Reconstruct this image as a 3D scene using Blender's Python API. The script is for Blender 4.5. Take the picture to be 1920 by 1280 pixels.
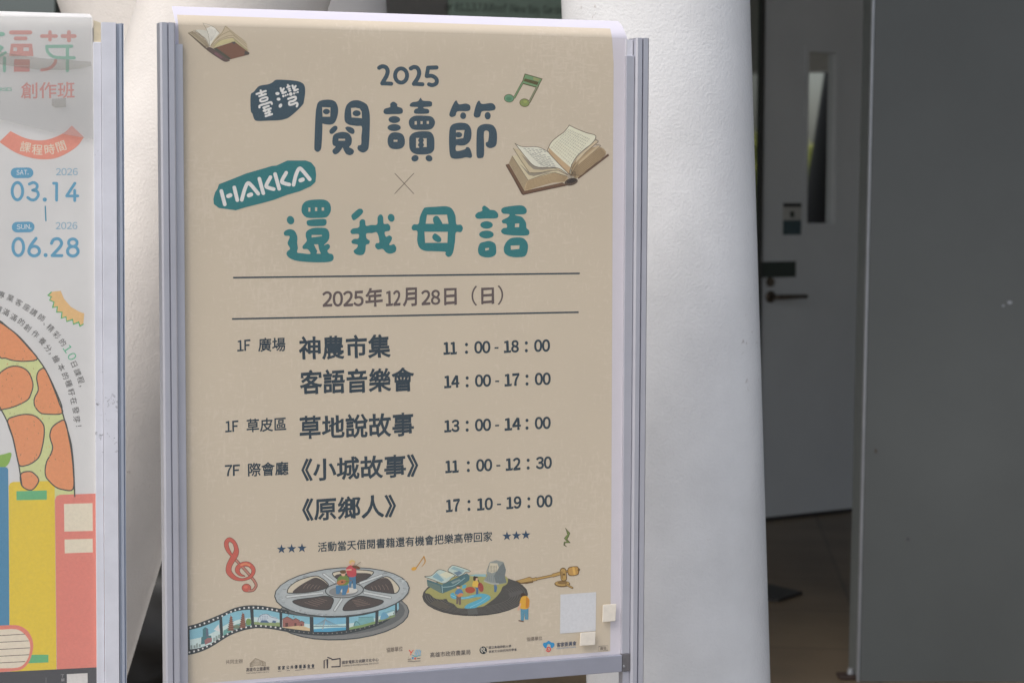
import bpy, bmesh, math, random
from math import sin, cos, radians, pi, hypot
from mathutils import Vector, Matrix
from mathutils.geometry import tessellate_polygon
random.seed(7)
for o in list(bpy.data.objects): bpy.data.objects.remove(o)
SC = bpy.context.scene
COL = SC.collection

# ------------------------------------------------------------------ camera
F_PX, PITCH, ROLL, CAM_Z = 3778.6, 0.0746477, 0.00365777, 1.5
_cp, _sp, _cr, _sr = cos(PITCH), sin(PITCH), cos(ROLL), sin(ROLL)
_right, _up = Vector((1, 0, 0)), Vector((0, _sp, _cp))
CF = Vector((0, _cp, -_sp))
CR = _cr * _right + _sr * _up
CU = -_sr * _right + _cr * _up
CAM = Vector((0, 0, CAM_Z))
cam = bpy.data.cameras.new('camera')
cam_ob = bpy.data.objects.new('camera', cam)
COL.objects.link(cam_ob)
M = Matrix((CR, CU, -CF)).transposed().to_4x4()
M.translation = CAM
cam_ob.matrix_world = M
cam.sensor_width = 36.0
cam.lens = F_PX / 1920 * 36
cam.clip_start, cam.clip_end = 0.05, 800
cam.dof.use_dof = True
cam.dof.focus_distance = 2.66
cam.dof.aperture_fstop = 9.0
SC.camera = cam_ob

# ------------------------------------------------------------------ light
SUN_EL, SUN_AZ = radians(52), radians(224)       # azimuth measured clockwise from +Y
w = bpy.data.worlds.new('World'); SC.world = w; w.use_nodes = True
nt = w.node_tree; nt.nodes.clear()
sky = nt.nodes.new('ShaderNodeTexSky'); sky.sky_type = 'NISHITA'; sky.sun_disc = False
sky.sun_elevation = SUN_EL; sky.sun_rotation = SUN_AZ
sky.dust_density = 4.0; sky.ozone_density = 0.6; sky.air_density = 1.0
hs = nt.nodes.new('ShaderNodeHueSaturation'); hs.inputs['Saturation'].default_value = 0.66
bg = nt.nodes.new('ShaderNodeBackground'); bg.inputs['Strength'].default_value = 0.15
ow = nt.nodes.new('ShaderNodeOutputWorld')
nt.links.new(sky.outputs[0], hs.inputs['Color']); nt.links.new(hs.outputs[0], bg.inputs['Color'])
nt.links.new(bg.outputs[0], ow.inputs['Surface'])
sl = bpy.data.lights.new('sun', 'SUN'); sl.energy = 1.3; sl.angle = radians(25); sl.color = (1, .96, .91)
so = bpy.data.objects.new('sun', sl); COL.objects.link(so)
sdir = Vector((sin(SUN_AZ) * cos(SUN_EL), cos(SUN_AZ) * cos(SUN_EL), sin(SUN_EL)))
so.rotation_euler = sdir.to_track_quat('Z', 'Y').to_euler()
SC.view_settings.view_transform = 'Standard'; SC.view_settings.look = 'None'
SC.view_settings.exposure = 0.1; SC.view_settings.gamma = 1.0
SC.render.engine = 'CYCLES'
SC.cycles.max_bounces = 8; SC.cycles.transparent_max_bounces = 16

# ------------------------------------------------------------------ helpers
def ray(px, py):
    return (px - 960) / F_PX * CR + (640 - py) / F_PX * CU + CF
def at_depth(px, py, Y):
    d = ray(px, py); return CAM + d * (Y / d.y)
def lin(c):
    return tuple((x / 255 / 12.92) if x / 255 <= .04045 else ((x / 255 + .055) / 1.055) ** 2.4 for x in c)

def tag(o, label=None, cat=None, group=None, kind=None):
    if label: o['label'] = label
    if cat: o['category'] = cat
    if group: o['group'] = group
    if kind or (label and cat): o['kind'] = kind or 'thing'
    return o
def empty(name, loc, label, cat, group=None):
    o = bpy.data.objects.new(name, None); COL.objects.link(o)
    o.location = loc; o.empty_display_size = .1
    return tag(o, label, cat, group)
def add_mesh(name, verts, faces, mats, parent=None, smooth=False, fmat=None, bevel=0):
    me = bpy.data.meshes.new(name)
    me.from_pydata([tuple(v) for v in verts], [], faces)
    for m in (mats if isinstance(mats, (list, tuple)) else [mats]): me.materials.append(m)
    if fmat: me.polygons.foreach_set('material_index', fmat)
    if smooth: me.polygons.foreach_set('use_smooth', [True] * len(me.polygons))
    me.update()
    o = bpy.data.objects.new(name, me); COL.objects.link(o)
    if parent:
        o.parent = parent
        o.matrix_parent_inverse = Matrix.Translation(-Vector(parent.location)) if parent.parent is None else Matrix()
    if bevel:
        b = o.modifiers.new('bevel', 'BEVEL'); b.width = bevel; b.segments = 2; b.limit_method = 'ANGLE'
    return o
def box_vf(p0, ex, ey, ez):
    """box from a corner and three edge vectors"""
    p0, ex, ey, ez = Vector(p0), Vector(ex), Vector(ey), Vector(ez)
    v = [p0 + a * ex + b * ey + c * ez for c in (0, 1) for b in (0, 1) for a in (0, 1)]
    f = [(0, 2, 3, 1), (4, 5, 7, 6), (0, 1, 5, 4), (2, 6, 7, 3), (0, 4, 6, 2), (1, 3, 7, 5)]
    if ex.cross(ey).dot(ez) < 0: f = [tuple(reversed(q)) for q in f]
    return v, f
def box(name, p0, ex, ey, ez, mat, parent=None, bevel=0):
    v, f = box_vf(p0, ex, ey, ez)
    return add_mesh(name, v, f, mat, parent, bevel=bevel)
def tube_vf(path, radii, n=16, caps=True):
    vs, fs = [], []
    path = [Vector(p) for p in path]
    prev = None
    for i, p in enumerate(path):
        t = (path[min(i + 1, len(path) - 1)] - path[max(i - 1, 0)]).normalized()
        a = Vector((0, 0, 1)) if abs(t.z) < .9 else Vector((1, 0, 0))
        if prev is None: x = t.cross(a).normalized()
        else: x = (prev - t * prev.dot(t)).normalized()
        prev = x; y = t.cross(x)
        for k in range(n):
            th = 2 * pi * k / n
            vs.append(p + radii[i] * (cos(th) * x + sin(th) * y))
    for i in range(len(path) - 1):
        for k in range(n):
            a, b = i * n + k, i * n + (k + 1) % n
            fs.append((a, b, b + n, a + n))
    if caps:
        fs.append(tuple(reversed(range(n)))); fs.append(tuple(range((len(path) - 1) * n, len(path) * n)))
    return vs, fs

# ------------------------------------------------------------------ materials
def new_mat(name):
    m = bpy.data.materials.new(name); m.use_nodes = True
    n = m.node_tree; b = n.nodes['Principled BSDF']
    return m, n, b
def node(n, t, **kw):
    x = n.nodes.new(t)
    for k, v in kw.items():
        if k in x.inputs: x.inputs[k].default_value = v
        else: setattr(x, k, v)
    return x
def rough_mat(name, col, rough=.5, metal=0, noise=(20, .08), bump=None, stain=None, spec=.5, coord='Object', bump2=None):
    """noisy base colour, optional bump (scale, strength, distance) and stains (scale, threshold, colour, amount)"""
    m, n, b = new_mat(name)
    tc = node(n, 'ShaderNodeTexCoord')
    nz = node(n, 'ShaderNodeTexNoise', Scale=noise[0], Detail=6.0, Roughness=.6)
    n.links.new(tc.outputs[coord], nz.inputs['Vector'])
    mr = node(n, 'ShaderNodeMapRange'); mr.inputs['To Min'].default_value = 1 - noise[1]; mr.inputs['To Max'].default_value = 1 + noise[1]
    mr.inputs['From Min'].default_value = .3; mr.inputs['From Max'].default_value = .7
    n.links.new(nz.outputs[0], mr.inputs[0])
    mx = node(n, 'ShaderNodeMix', data_type='RGBA', blend_type='MULTIPLY'); mx.inputs[0].default_value = 1
    mx.inputs['A'].default_value = (*col, 1) if False else (0, 0, 0, 1)
    mx.inputs[6].default_value = (*col, 1)
    n.links.new(mr.outputs[0], mx.inputs[7])
    out = mx.outputs[2]
    if stain:
        s = node(n, 'ShaderNodeTexNoise', Scale=stain[0], Detail=8.0, Roughness=.7)
        n.links.new(tc.outputs[coord], s.inputs['Vector'])
        so_ = s.outputs[0]
        if len(stain) > 4:                       # wear gathers in patches
            lf = node(n, 'ShaderNodeTexNoise', Scale=stain[4], Detail=2.0); n.links.new(tc.outputs[coord], lf.inputs['Vector'])
            ad = node(n, 'ShaderNodeMath', operation='MULTIPLY_ADD'); ad.inputs[1].default_value = .7
            n.links.new(lf.outputs[0], ad.inputs[0]); n.links.new(so_, ad.inputs[2])
            sb = node(n, 'ShaderNodeMath', operation='SUBTRACT'); sb.inputs[1].default_value = .35
            n.links.new(ad.outputs[0], sb.inputs[0]); so_ = sb.outputs[0]
        r = node(n, 'ShaderNodeMapRange'); r.inputs['From Min'].default_value = stain[1]; r.inputs['From Max'].default_value = stain[1] + .06
        r.inputs['To Max'].default_value = stain[3]
        n.links.new(so_, r.inputs[0])
        m2 = node(n, 'ShaderNodeMix', data_type='RGBA'); m2.inputs[7].default_value = (*stain[2], 1)
        n.links.new(r.outputs[0], m2.inputs[0]); n.links.new(out, m2.inputs[6]); out = m2.outputs[2]
    n.links.new(out, b.inputs['Base Color'])
    b.inputs['Roughness'].default_value = rough; b.inputs['Metallic'].default_value = metal
    b.inputs['Specular IOR Level'].default_value = spec
    if bump:
        bn = node(n, 'ShaderNodeTexNoise', Scale=bump[0], Detail=3.0, Roughness=.55)
        n.links.new(tc.outputs[coord], bn.inputs['Vector'])
        h = bn.outputs[0]
        if bump2:
            b2 = node(n, 'ShaderNodeTexNoise', Scale=bump2[0], Detail=2.0)
            n.links.new(tc.outputs[coord], b2.inputs['Vector'])
            ma = node(n, 'ShaderNodeMath', operation='MULTIPLY_ADD'); ma.inputs[1].default_value = bump2[1]
            n.links.new(b2.outputs[0], ma.inputs[0]); n.links.new(h, ma.inputs[2]); h = ma.outputs[0]
        bp = node(n, 'ShaderNodeBump'); bp.inputs['Strength'].default_value = bump[1]; bp.inputs['Distance'].default_value = bump[2]
        n.links.new(h, bp.inputs['Height']); n.links.new(bp.outputs[0], b.inputs['Normal'])
    return m

# ------------------------------------------------------------------ glyph outlines, taken from Blender's own built-in text fonts
GLYPHS = {}
_tc = bpy.data.curves.new('type_source', 'FONT'); _tc.size = 1; _tc.fill_mode = 'NONE'; _tc.resolution_u = 4
_to = bpy.data.objects.new('type_source', _tc); COL.objects.link(_to)
def glyph(ch):
    """(advance, contours) of a character with em = 1; outer contours run anticlockwise, holes clockwise"""
    if ch in GLYPHS: return GLYPHS[ch]
    latin = 33 <= ord(ch) < 127
    _tc.body = chr(ord(ch) + 0xFEE0) if latin else ch
    ev = _to.evaluated_get(bpy.context.evaluated_depsgraph_get()); me = ev.to_mesh()
    nb = {}
    for e in me.edges:
        a_, b_ = e.vertices
        nb.setdefault(a_, []).append(b_); nb.setdefault(b_, []).append(a_)
    seen, cs = set(), []
    for st in sorted(nb):
        if st in seen: continue
        loop, here, last = [], st, None
        while here not in seen:
            seen.add(here); loop.append(here)
            nx = [q for q in nb[here] if q != last and q not in seen]
            if not nx: break
            last, here = here, nx[0]
        pts = []
        for q in loop:
            p = (me.vertices[q].co.x, me.vertices[q].co.y)
            if not pts or hypot(p[0] - pts[-1][0], p[1] - pts[-1][1]) > .002: pts.append(p)
        if len(pts) > 2: cs.append(pts)
    ev.to_mesh_clear()
    out = []
    for i, p in enumerate(cs):
        d = sum(inside(p[0], q) for k, q in enumerate(cs) if k != i)
        out.append(p if (area(p) > 0) == (d % 2 == 0) else p[::-1])
    adv = 1.0
    if latin:
        x0, x1 = min(p[0] for c in out for p in c), max(p[0] for c in out for p in c)
        adv = .60 if ch.isdigit() else (x1 - x0 + .10)
        sh = adv / 2 - (x0 + x1) / 2
        out = [[(x + sh, y) for x, y in c] for c in out]
    GLYPHS[ch] = (adv, out)
    return GLYPHS[ch]

def area(p): return sum(p[i - 1][0] * p[i][1] - p[i][0] * p[i - 1][1] for i in range(len(p))) / 2
def inside(q, poly):
    r = False; x, y = q
    for i in range(len(poly)):
        (x0, y0), (x1, y1) = poly[i - 1], poly[i]
        if (y0 > y) != (y1 > y) and x < (x1 - x0) * (y - y0) / (y1 - y0) + x0: r = not r
    return r
def smooth(pts, closed=True, n=5):
    m = len(pts); out = []
    for i in range(m if closed else m - 1):
        if closed: p0, p1, p2, p3 = pts[i - 1], pts[i], pts[(i + 1) % m], pts[(i + 2) % m]
        else: p0, p1, p2, p3 = pts[max(i - 1, 0)], pts[i], pts[i + 1], pts[min(i + 2, m - 1)]
        for k in range(n):
            t = k / n
            out.append(tuple(.5 * ((2 * b) + (c - a) * t + (2 * a - 5 * b + 4 * c - d) * t * t + (3 * b - a - 3 * c + d) * t ** 3)
                             for a, b, c, d in zip(p0, p1, p2, p3)))
    if not closed: out.append(tuple(pts[-1]))
    return out
def ell(cx, cy, rx, ry, rot=0, n=28):
    c, s = cos(radians(rot)), sin(radians(rot))
    return [(cx + rx * cos(2 * pi * i / n) * c - ry * sin(2 * pi * i / n) * s,
             cy + rx * cos(2 * pi * i / n) * s + ry * sin(2 * pi * i / n) * c) for i in range(n)]
def rect(x0, y0, x1, y1): return [(x0, y0), (x1, y0), (x1, y1), (x0, y1)]

class Sheet:
    """the plane of a stand: in-plane axis u, vertical v, out of the sheet (to the viewer) w"""
    def __init__(self, yaw, D):
        self.u = Vector((cos(yaw), sin(yaw), 0)); self.n = Vector((sin(yaw), -cos(yaw), 0))
        self.o = Vector((0, D, 0))
    def pt(self, px, py, w=0):
        d = ray(px, py)
        t = ((self.o + self.n * w) - CAM).dot(self.n) / d.dot(self.n)
        return CAM + d * t
    def uv(self, px, py, w=0):
        p = self.pt(px, py, w); return (p - self.o).dot(self.u), p.z
    def xyz(self, u, v, w=0): return self.o + self.u * u + Vector((0, 0, v)) + self.n * w

INKS = {}
def ink(c, gain, haze, var=.05):
    """printing ink whose colour under this light is c (sRGB as printed)"""
    key = (c, gain, var)
    if key not in INKS:
        col = tuple(min(.85, max(.012, (x - h) / g)) for x, g, h in zip(lin(c), gain, haze))
        INKS[key] = rough_mat('print_ink', col, .6, noise=(260, var), spec=.25)
    return INKS[key]

class Art:
    """flat printed artwork on a sheet; each element lies a few microns over the one before"""
    STEP = 2e-6
    level = {}
    def __init__(self, name, sheet, parent, base, gain, haze, label=None, wfun=None):
        self.name, self.s, self.parent, self.gain, self.haze, self.label = name, sheet, parent, gain, haze, label
        self.v, self.f, self.fm, self.mats = [], [], [], []
        self.key = (id(sheet), name, id(self)); Art.level[self.key] = base
        self.T(0, 0, 1); self.wfun = wfun
    def T(self, x0, y0, s): self.tx, self.ty, self.ts = x0, y0, s; return self
    def up(self): Art.level[self.key] += self.STEP
    def _vert(self, x, y, dw=0):
        px, py = self.tx + x / self.ts, self.ty + y / self.ts
        w = Art.level[self.key] + dw
        if self.wfun: w += self.wfun(px, py)
        self.v.append(self.s.pt(px, py, w)); return len(self.v) - 1
    def _mat(self, c):
        m = ink(c, self.gain, self.haze)
        if m not in self.mats: self.mats.append(m)
        return self.mats.index(m)
    def _face(self, idx, mi):
        a, b, c = (self.v[i] for i in idx[:3])
        if (b - a).cross(c - a).dot(self.s.n) < 0: idx = tuple(reversed(idx))
        self.f.append(tuple(idx)); self.fm.append(mi)
    def poly(self, pts, c, holes=(), up=True):
        if up: self.up()
        mi = self._mat(c); loops = [list(pts)] + [list(h) for h in holes]
        flat = [q for l in loops for q in l]
        idx = [self._vert(*q) for q in flat]
        for t in tessellate_polygon([[Vector((x, y, 0)) for x, y in l] for l in loops]):
            if len(set(t)) == 3: self._face([idx[i] for i in t], mi)
        return self
    def blob(self, pts, c, holes=(), n=5): return self.poly(smooth(pts, True, n), c, holes)
    def ell(self, cx, cy, rx, ry, c, rot=0, hole=None):
        return self.poly(ell(cx, cy, rx, ry, rot), c, [ell(cx, cy, *hole, rot)] if hole else ())
    def ring(self, cx, cy, rx, ry, wd, c, rot=0):
        return self.ell(cx, cy, rx + wd / 2, ry + wd / 2, c, rot, (rx - wd / 2, ry - wd / 2))
    def stroke(self, pts, wd, c, curve=True, caps=True, n=6, lift=None):
        """brush stroke; wd is one width or one per point"""
        if lift: Art.level[self.key] += lift
        else: self.up()
        mi = self._mat(c)
        ws = list(wd) if isinstance(wd, (list, tuple)) else [wd] * len(pts)
        P = [(p[0], p[1], q) for p, q in zip(pts, ws)]
        if curve and len(P) > 2: P = smooth(P, False, n)
        L, R = [], []
        for i, (x, y, q) in enumerate(P):
            a, b = P[max(i - 1, 0)], P[min(i + 1, len(P) - 1)]
            dx, dy = b[0] - a[0], b[1] - a[1]; l = hypot(dx, dy) or 1e-9
            k = 1.0
            if 0 < i < len(P) - 1 and not curve:
                e0 = (x - a[0], y - a[1]); l0 = hypot(*e0) or 1e-9
                k = min(1.8, 1 / max(.4, (e0[0] * dx + e0[1] * dy) / l0 / l))
            nx, ny = -dy / l * q / 2 * k, dx / l * q / 2 * k
            dw = i * 1e-7
            L.append(self._vert(x + nx, y + ny, dw)); R.append(self._vert(x - nx, y - ny, dw))
        for i in range(len(P) - 1): self._face([L[i], R[i], R[i + 1], L[i + 1]], mi)
        if caps:
            for e, o in ((0, 1), (len(P) - 1, len(P) - 2)):
                x, y, q = P[e]; th = math.atan2(y - P[o][1], x - P[o][0])
                idx = [self._vert(x + q / 2 * cos(th + (k / 8 - .5) * pi), y + q / 2 * sin(th + (k / 8 - .5) * pi)) for k in range(9)]
                self._face(idx, mi)
        return self
    def outline(self, pts, wd, c): return self.stroke(list(pts) + [pts[0], pts[1]], wd, c, curve=False, caps=False, lift=2e-7)
    def shape(self, pts, c, line=None, wd=5, sm=False):
        if sm: pts = smooth(pts)
        self.poly(pts, c)
        if line: self.outline(pts, wd, line)
        return self
    def _glyph(self, ch, fn, bold, c, em):
        adv, cs = glyph(ch)
        outs = [q for q in cs if area(q) > 0]; holes = [q for q in cs if area(q) <= 0]
        own = {}
        for h in holes:
            cand = [i for i, o in enumerate(outs) if inside(h[0], o)]
            if cand: own.setdefault(min(cand, key=lambda i: area(outs[i])), []).append(h)
        for i, o in enumerate(outs):
            hs = own.get(i, [])
            self.poly([fn(*q) for q in o], c, [[fn(*q) for q in h] for h in hs], up=False)
            if bold:                             # heavier weight: a line of the same ink round every contour
                for l in [o] + hs: self.outline([fn(*q) for q in l], 2 * bold * em, c)
            Art.level[self.key] += 2e-7
    def text(self, body, p0, p1, h, c, bold=0.0, gap=0.0):
        """line of type: its ink runs from p0 (bottom left) to p1 (bottom right), h high"""
        self.up()
        x = 0; xs, ys, place = [], [], []
        for ch in body:
            if ch == ' ': x += .3; continue
            adv, cs = glyph(ch); place.append((ch, x))
            for q in cs:
                for a, b in q: xs.append(x + a); ys.append(b)
            x += adv + gap
        x0, x1, y0, y1 = min(xs) - bold, max(xs) + bold, min(ys) - bold, max(ys) + bold
        for ch, ox in place:
            def fn(a, b):
                s, t = (ox + a - x0) / (x1 - x0), (b - y0) / (y1 - y0)
                return p0[0] + (p1[0] - p0[0]) * s, p0[1] + (p1[1] - p0[1]) * s - h * t
            self._glyph(ch, fn, bold, c, h / (y1 - y0))
        return self
    def char(self, ch, cx, cy, size, rot, c, bold=0.0):
        """one character centred on a point and turned clockwise by rot degrees"""
        self.up()
        cs_, sn = cos(radians(rot)), sin(radians(rot)); adv, cs = glyph(ch); mx, my = adv / 2, .36
        if ch in '、，！10':
            xs, ys = [p[0] for c_ in cs for p in c_], [p[1] for c_ in cs for p in c_]
            mx, my = (min(xs) + max(xs)) / 2, (min(ys) + max(ys)) / 2
        def fn(a, b):
            X, Y = (a - mx) * size, -(b - my) * size
            return cx + X * cs_ - Y * sn, cy + X * sn + Y * cs_
        self._glyph(ch, fn, bold, c, size)
        return self
    def build(self):
        o = add_mesh(self.name, self.v, self.f, self.mats, self.parent, fmat=self.fm)
        if self.label: o['label'] = self.label
        return o

# ------------------------------------------------------------------ surfaces
M_paving = rough_mat('paving', (.30, .29, .28), .8, noise=(6, .15), bump=(80, .2, .002))
def tile_mat():
    m, n, b = new_mat('floor_tile')
    tc = node(n, 'ShaderNodeTexCoord'); mp = node(n, 'ShaderNodeMapping'); mp.inputs['Rotation'].default_value = (0, 0, radians(5))
    br = node(n, 'ShaderNodeTexBrick', Scale=1.0); br.offset = 0
    br.inputs['Color1'].default_value = (.165, .125, .08, 1); br.inputs['Color2'].default_value = (.135, .10, .066, 1)
    br.inputs['Mortar'].default_value = (.095, .072, .05, 1); br.inputs['Mortar Size'].default_value = .008
    br.inputs['Brick Width'].default_value = .6; br.inputs['Row Height'].default_value = .6
    nz = node(n, 'ShaderNodeTexNoise', Scale=2.2, Detail=6.0)
    mx = node(n, 'ShaderNodeMix', data_type='RGBA', blend_type='MULTIPLY'); mx.inputs[0].default_value = .8
    mr = node(n, 'ShaderNodeMapRange'); mr.inputs['From Min'].default_value = .3; mr.inputs['From Max'].default_value = .7; mr.inputs['To Min'].default_value = .6; mr.inputs['To Max'].default_value = 1.35
    n.links.new(tc.outputs['Object'], mp.inputs[0]); n.links.new(mp.outputs[0], br.inputs['Vector'])
    n.links.new(tc.outputs['Object'], nz.inputs['Vector']); n.links.new(nz.outputs[0], mr.inputs[0])
    n.links.new(br.outputs[0], mx.inputs[6]); n.links.new(mr.outputs[0], mx.inputs[7])
    n.links.new(mx.outputs[2], b.inputs['Base Color']); b.inputs['Roughness'].default_value = .45
    return m
M_tile = tile_mat()
M_white_wall = rough_mat('white_wall', (.55, .55, .53), .7)
M_ceiling = rough_mat('ceiling', (.35, .35, .34), .8)
M_column = rough_mat('column_paint', (.765, .77, .775), .27, noise=(5, .09), bump=(230, .38, .0021), bump2=(60, .6),
                     stain=(60, .735, (.36, .31, .28), .6, 4), spec=.5)
M_column3 = rough_mat('column_paint_warm', (.745, .705, .66), .30, noise=(5, .09), bump=(230, .38, .0021), bump2=(60, .6), stain=(60, .72, (.38, .33, .29), .6, 4))
M_column2 = rough_mat('column_paint_smooth', (.74, .71, .68), .5, noise=(3, .06), bump=(75, .4, .003), stain=(7, .66, (.38, .34, .3), .35))
M_alu = rough_mat('anodised_aluminium', (.57, .58, .645), .30, metal=.55, noise=(12, .05), stain=(60, .72, (.2, .2, .22), .5))
M_alu_rail = rough_mat('rail_aluminium', (.40, .415, .49), .36, metal=.5, noise=(9, .07), stain=(80, .72, (.25, .25, .28), .4))
M_alu_dark = rough_mat('dull_aluminium', (.25, .24, .25), .45, metal=.7, noise=(40, .25))
M_alu_white = rough_mat('scuffed_aluminium', (.72, .73, .79), .5, metal=.25, noise=(25, .06), stain=(150, .715, (.16, .16, .18), .7, 7))
M_alu_bead = rough_mat('blue_grey_aluminium', (.52, .57, .66), .28, metal=.6, noise=(10, .05))
M_paper = rough_mat('white_paper', (.715, .695, .785), .7, noise=(30, .02), spec=.2)
M_paper_grey = rough_mat('white_paper_old', (.75, .745, .74), .7, noise=(12, .05), spec=.2)
M_board = rough_mat('white_board', (.6, .6, .6), .6)
M_cream = rough_mat('cream_plastic', (.62, .55, .40), .5, noise=(60, .12))
M_foam = rough_mat('foam_pad', (.80, .74, .64), .9, noise=(120, .06), bump=(300, .3, .001))
M_panel = rough_mat('grey_panel_paint', (.124, .136, .134), .42, noise=(1.2, .10), stain=(4, .72, (.16, .15, .14), .35), bump=(2.5, .05, .01))
M_jamb = rough_mat('jamb_paint', (.2, .22, .22), .5)
M_bead = rough_mat('corner_bead', (.45, .47, .5), .35, metal=.6)
M_door = rough_mat('door_paint', (.60, .635, .66), .38, noise=(1.5, .06))
M_black = rough_mat('black_plastic', (.02, .02, .02), .5)
M_brass = rough_mat('dark_bronze', (.12, .10, .08), .35, metal=.8)
M_rust = rough_mat('rusty_iron', (.045, .028, .022), .7, noise=(80, .4))
M_mullion = rough_mat('dark_frame', (.035, .037, .036), .5)
M_signboard = rough_mat('sign_green', (.46, .62, .53), .6)
M_signtext = rough_mat('sign_text', (.012, .014, .014), .6)
M_sticker_w = rough_mat('sticker_pale', (.45, .46, .44), .6)
M_sticker_b = rough_mat('sticker_teal', (.045, .085, .10), .6)
M_plate = rough_mat('plate_green', (.02, .035, .028), .5)
def glass_mat():
    m, n, b = new_mat('dark_glass')
    b.inputs['Base Color'].default_value = (.055, .095, .072, 1); b.inputs['Roughness'].default_value = .04
    b.inputs['IOR'].default_value = 4.0
    return m
M_glass = glass_mat()
M_mirror = glass_mat(); M_mirror.name = 'coated_glass'
_b = M_mirror.node_tree.nodes['Principled BSDF']; _b.inputs['Base Color'].default_value = (.80, .82, .81, 1); _b.inputs['Metallic'].default_value = 1.0; _b.inputs['Roughness'].default_value = .02
def cover_mat(name, haze, haze_col, tint, gloss):
    m = bpy.data.materials.new(name); m.use_nodes = True
    n = m.node_tree; n.nodes.clear()
    out = node(n, 'ShaderNodeOutputMaterial')
    tr = node(n, 'ShaderNodeBsdfTransparent'); tr.inputs[0].default_value = (*tint, 1)
    df = node(n, 'ShaderNodeBsdfDiffuse'); df.inputs[0].default_value = (*haze_col, 1)
    gl = node(n, 'ShaderNodeBsdfGlossy'); gl.inputs['Roughness'].default_value = .18
    fr = node(n, 'ShaderNodeValue'); fr.outputs[0].default_value = .03
    ml = node(n, 'ShaderNodeMath', operation='MULTIPLY'); ml.inputs[1].default_value = gloss
    tc = node(n, 'ShaderNodeTexCoord'); nz = node(n, 'ShaderNodeTexNoise', Scale=5.0, Detail=5.0)
    mr = node(n, 'ShaderNodeMapRange'); mr.inputs['To Min'].default_value = haze * .75; mr.inputs['To Max'].default_value = haze * 1.25
    m1 = node(n, 'ShaderNodeMixShader'); m2 = node(n, 'ShaderNodeMixShader')
    L = n.links.new
    L(tc.outputs['Object'], nz.inputs[0]); L(nz.outputs[0], mr.inputs[0]); L(mr.outputs[0], m1.inputs[0])
    L(tr.outputs[0], m1.inputs[1]); L(df.outputs[0], m1.inputs[2])
    L(fr.outputs[0], ml.inputs[0]); L(ml.outputs[0], m2.inputs[0]); L(m1.outputs[0], m2.inputs[1]); L(gl.outputs[0], m2.inputs[2])
    L(m2.outputs[0], out.inputs[0])
    return m
M_cover = cover_mat('clear_film', .05, (.75, .73, .68), (.985, .975, .95), 1.0)
M_cover_old = cover_mat('clear_film_old', .10, (.76, .76, .74), (.98, .98, .97), 1.0)
M_tape = cover_mat('dirty_tape', .22, (.45, .44, .42), (.9, .9, .88), 1.0)
def beige_mat():
    m, n, b = new_mat('beige_print')
    tc = node(n, 'ShaderNodeTexCoord')
    base = (.685, .60, .478)
    nz = node(n, 'ShaderNodeTexNoise', Scale=4.0, Detail=5.0)
    mp = node(n, 'ShaderNodeMapping'); mp.inputs['Scale'].default_value = (300, 300, 90)
    mp2 = node(n, 'ShaderNodeMapping'); mp2.inputs['Scale'].default_value = (90, 90, 340)
    fl = node(n, 'ShaderNodeTexNoise', Scale=1.0, Detail=2.0); fl2 = node(n, 'ShaderNodeTexNoise', Scale=1.0, Detail=2.0)
    big = node(n, 'ShaderNodeTexNoise', Scale=7.0, Detail=3.0)
    L = n.links.new
    for x in (nz, big): L(tc.outputs['Object'], x.inputs['Vector'])
    L(tc.outputs['Object'], mp.inputs[0]); L(mp.outputs[0], fl.inputs['Vector'])
    L(tc.outputs['Object'], mp2.inputs[0]); L(mp2.outputs[0], fl2.inputs['Vector'])
    mxf = node(n, 'ShaderNodeMath', operation='MAXIMUM'); L(fl.outputs[0], mxf.inputs[0]); L(fl2.outputs[0], mxf.inputs[1])
    ad = node(n, 'ShaderNodeMath', operation='MULTIPLY_ADD'); ad.inputs[1].default_value = .55
    L(big.outputs[0], ad.inputs[0]); L(mxf.outputs[0], ad.inputs[2])
    mr = node(n, 'ShaderNodeMapRange'); mr.inputs['From Min'].default_value = .87; mr.inputs['From Max'].default_value = 1.02; mr.inputs['To Max'].default_value = .5
    L(ad.outputs[0], mr.inputs[0])
    v = node(n, 'ShaderNodeMapRange'); v.inputs['From Min'].default_value = .3; v.inputs['From Max'].default_value = .7; v.inputs['To Min'].default_value = .96; v.inputs['To Max'].default_value = 1.04
    L(nz.outputs[0], v.inputs[0])
    mu = node(n, 'ShaderNodeMix', data_type='RGBA', blend_type='MULTIPLY'); mu.inputs[0].default_value = 1; mu.inputs[6].default_value = (*base, 1)
    L(v.outputs[0], mu.inputs[7])
    mi = node(n, 'ShaderNodeMix', data_type='RGBA'); mi.inputs[7].default_value = (.78, .69, .58, 1)
    L(mr.outputs[0], mi.inputs[0]); L(mu.outputs[2], mi.inputs[6])
    L(mi.outputs[2], b.inputs['Base Color']); b.inputs['Roughness'].default_value = .6; b.inputs['Specular IOR Level'].default_value = .25
    return m
M_beige = beige_mat()

# ------------------------------------------------------------------ setting
tag(add_mesh('plaza_ground', [(-250, -250, 0), (250, -250, 0), (250, 250, 0), (-250, 250, 0)], [(0, 1, 2, 3)], M_paving), kind='structure')
tag(add_mesh('floor', [(-6, 4.4, .004), (7, 4.4, .004), (7, 16, .004), (-6, 16, .004)], [(0, 1, 2, 3)], M_tile), kind='structure')
tag(box('ceiling', (-6.2, 4.4, 3.4), (13.4, 0, 0), (0, 12, 0), (0, 0, .4), M_ceiling), kind='structure')
t = box('side_wall', (-6.2, 4.4, 0), (.2, 0, 0), (0, 12, 0), (0, 0, 3.4), M_white_wall)
tag(t, 'pale side wall closing the covered entrance beyond the left stand', 'wall')
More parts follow.
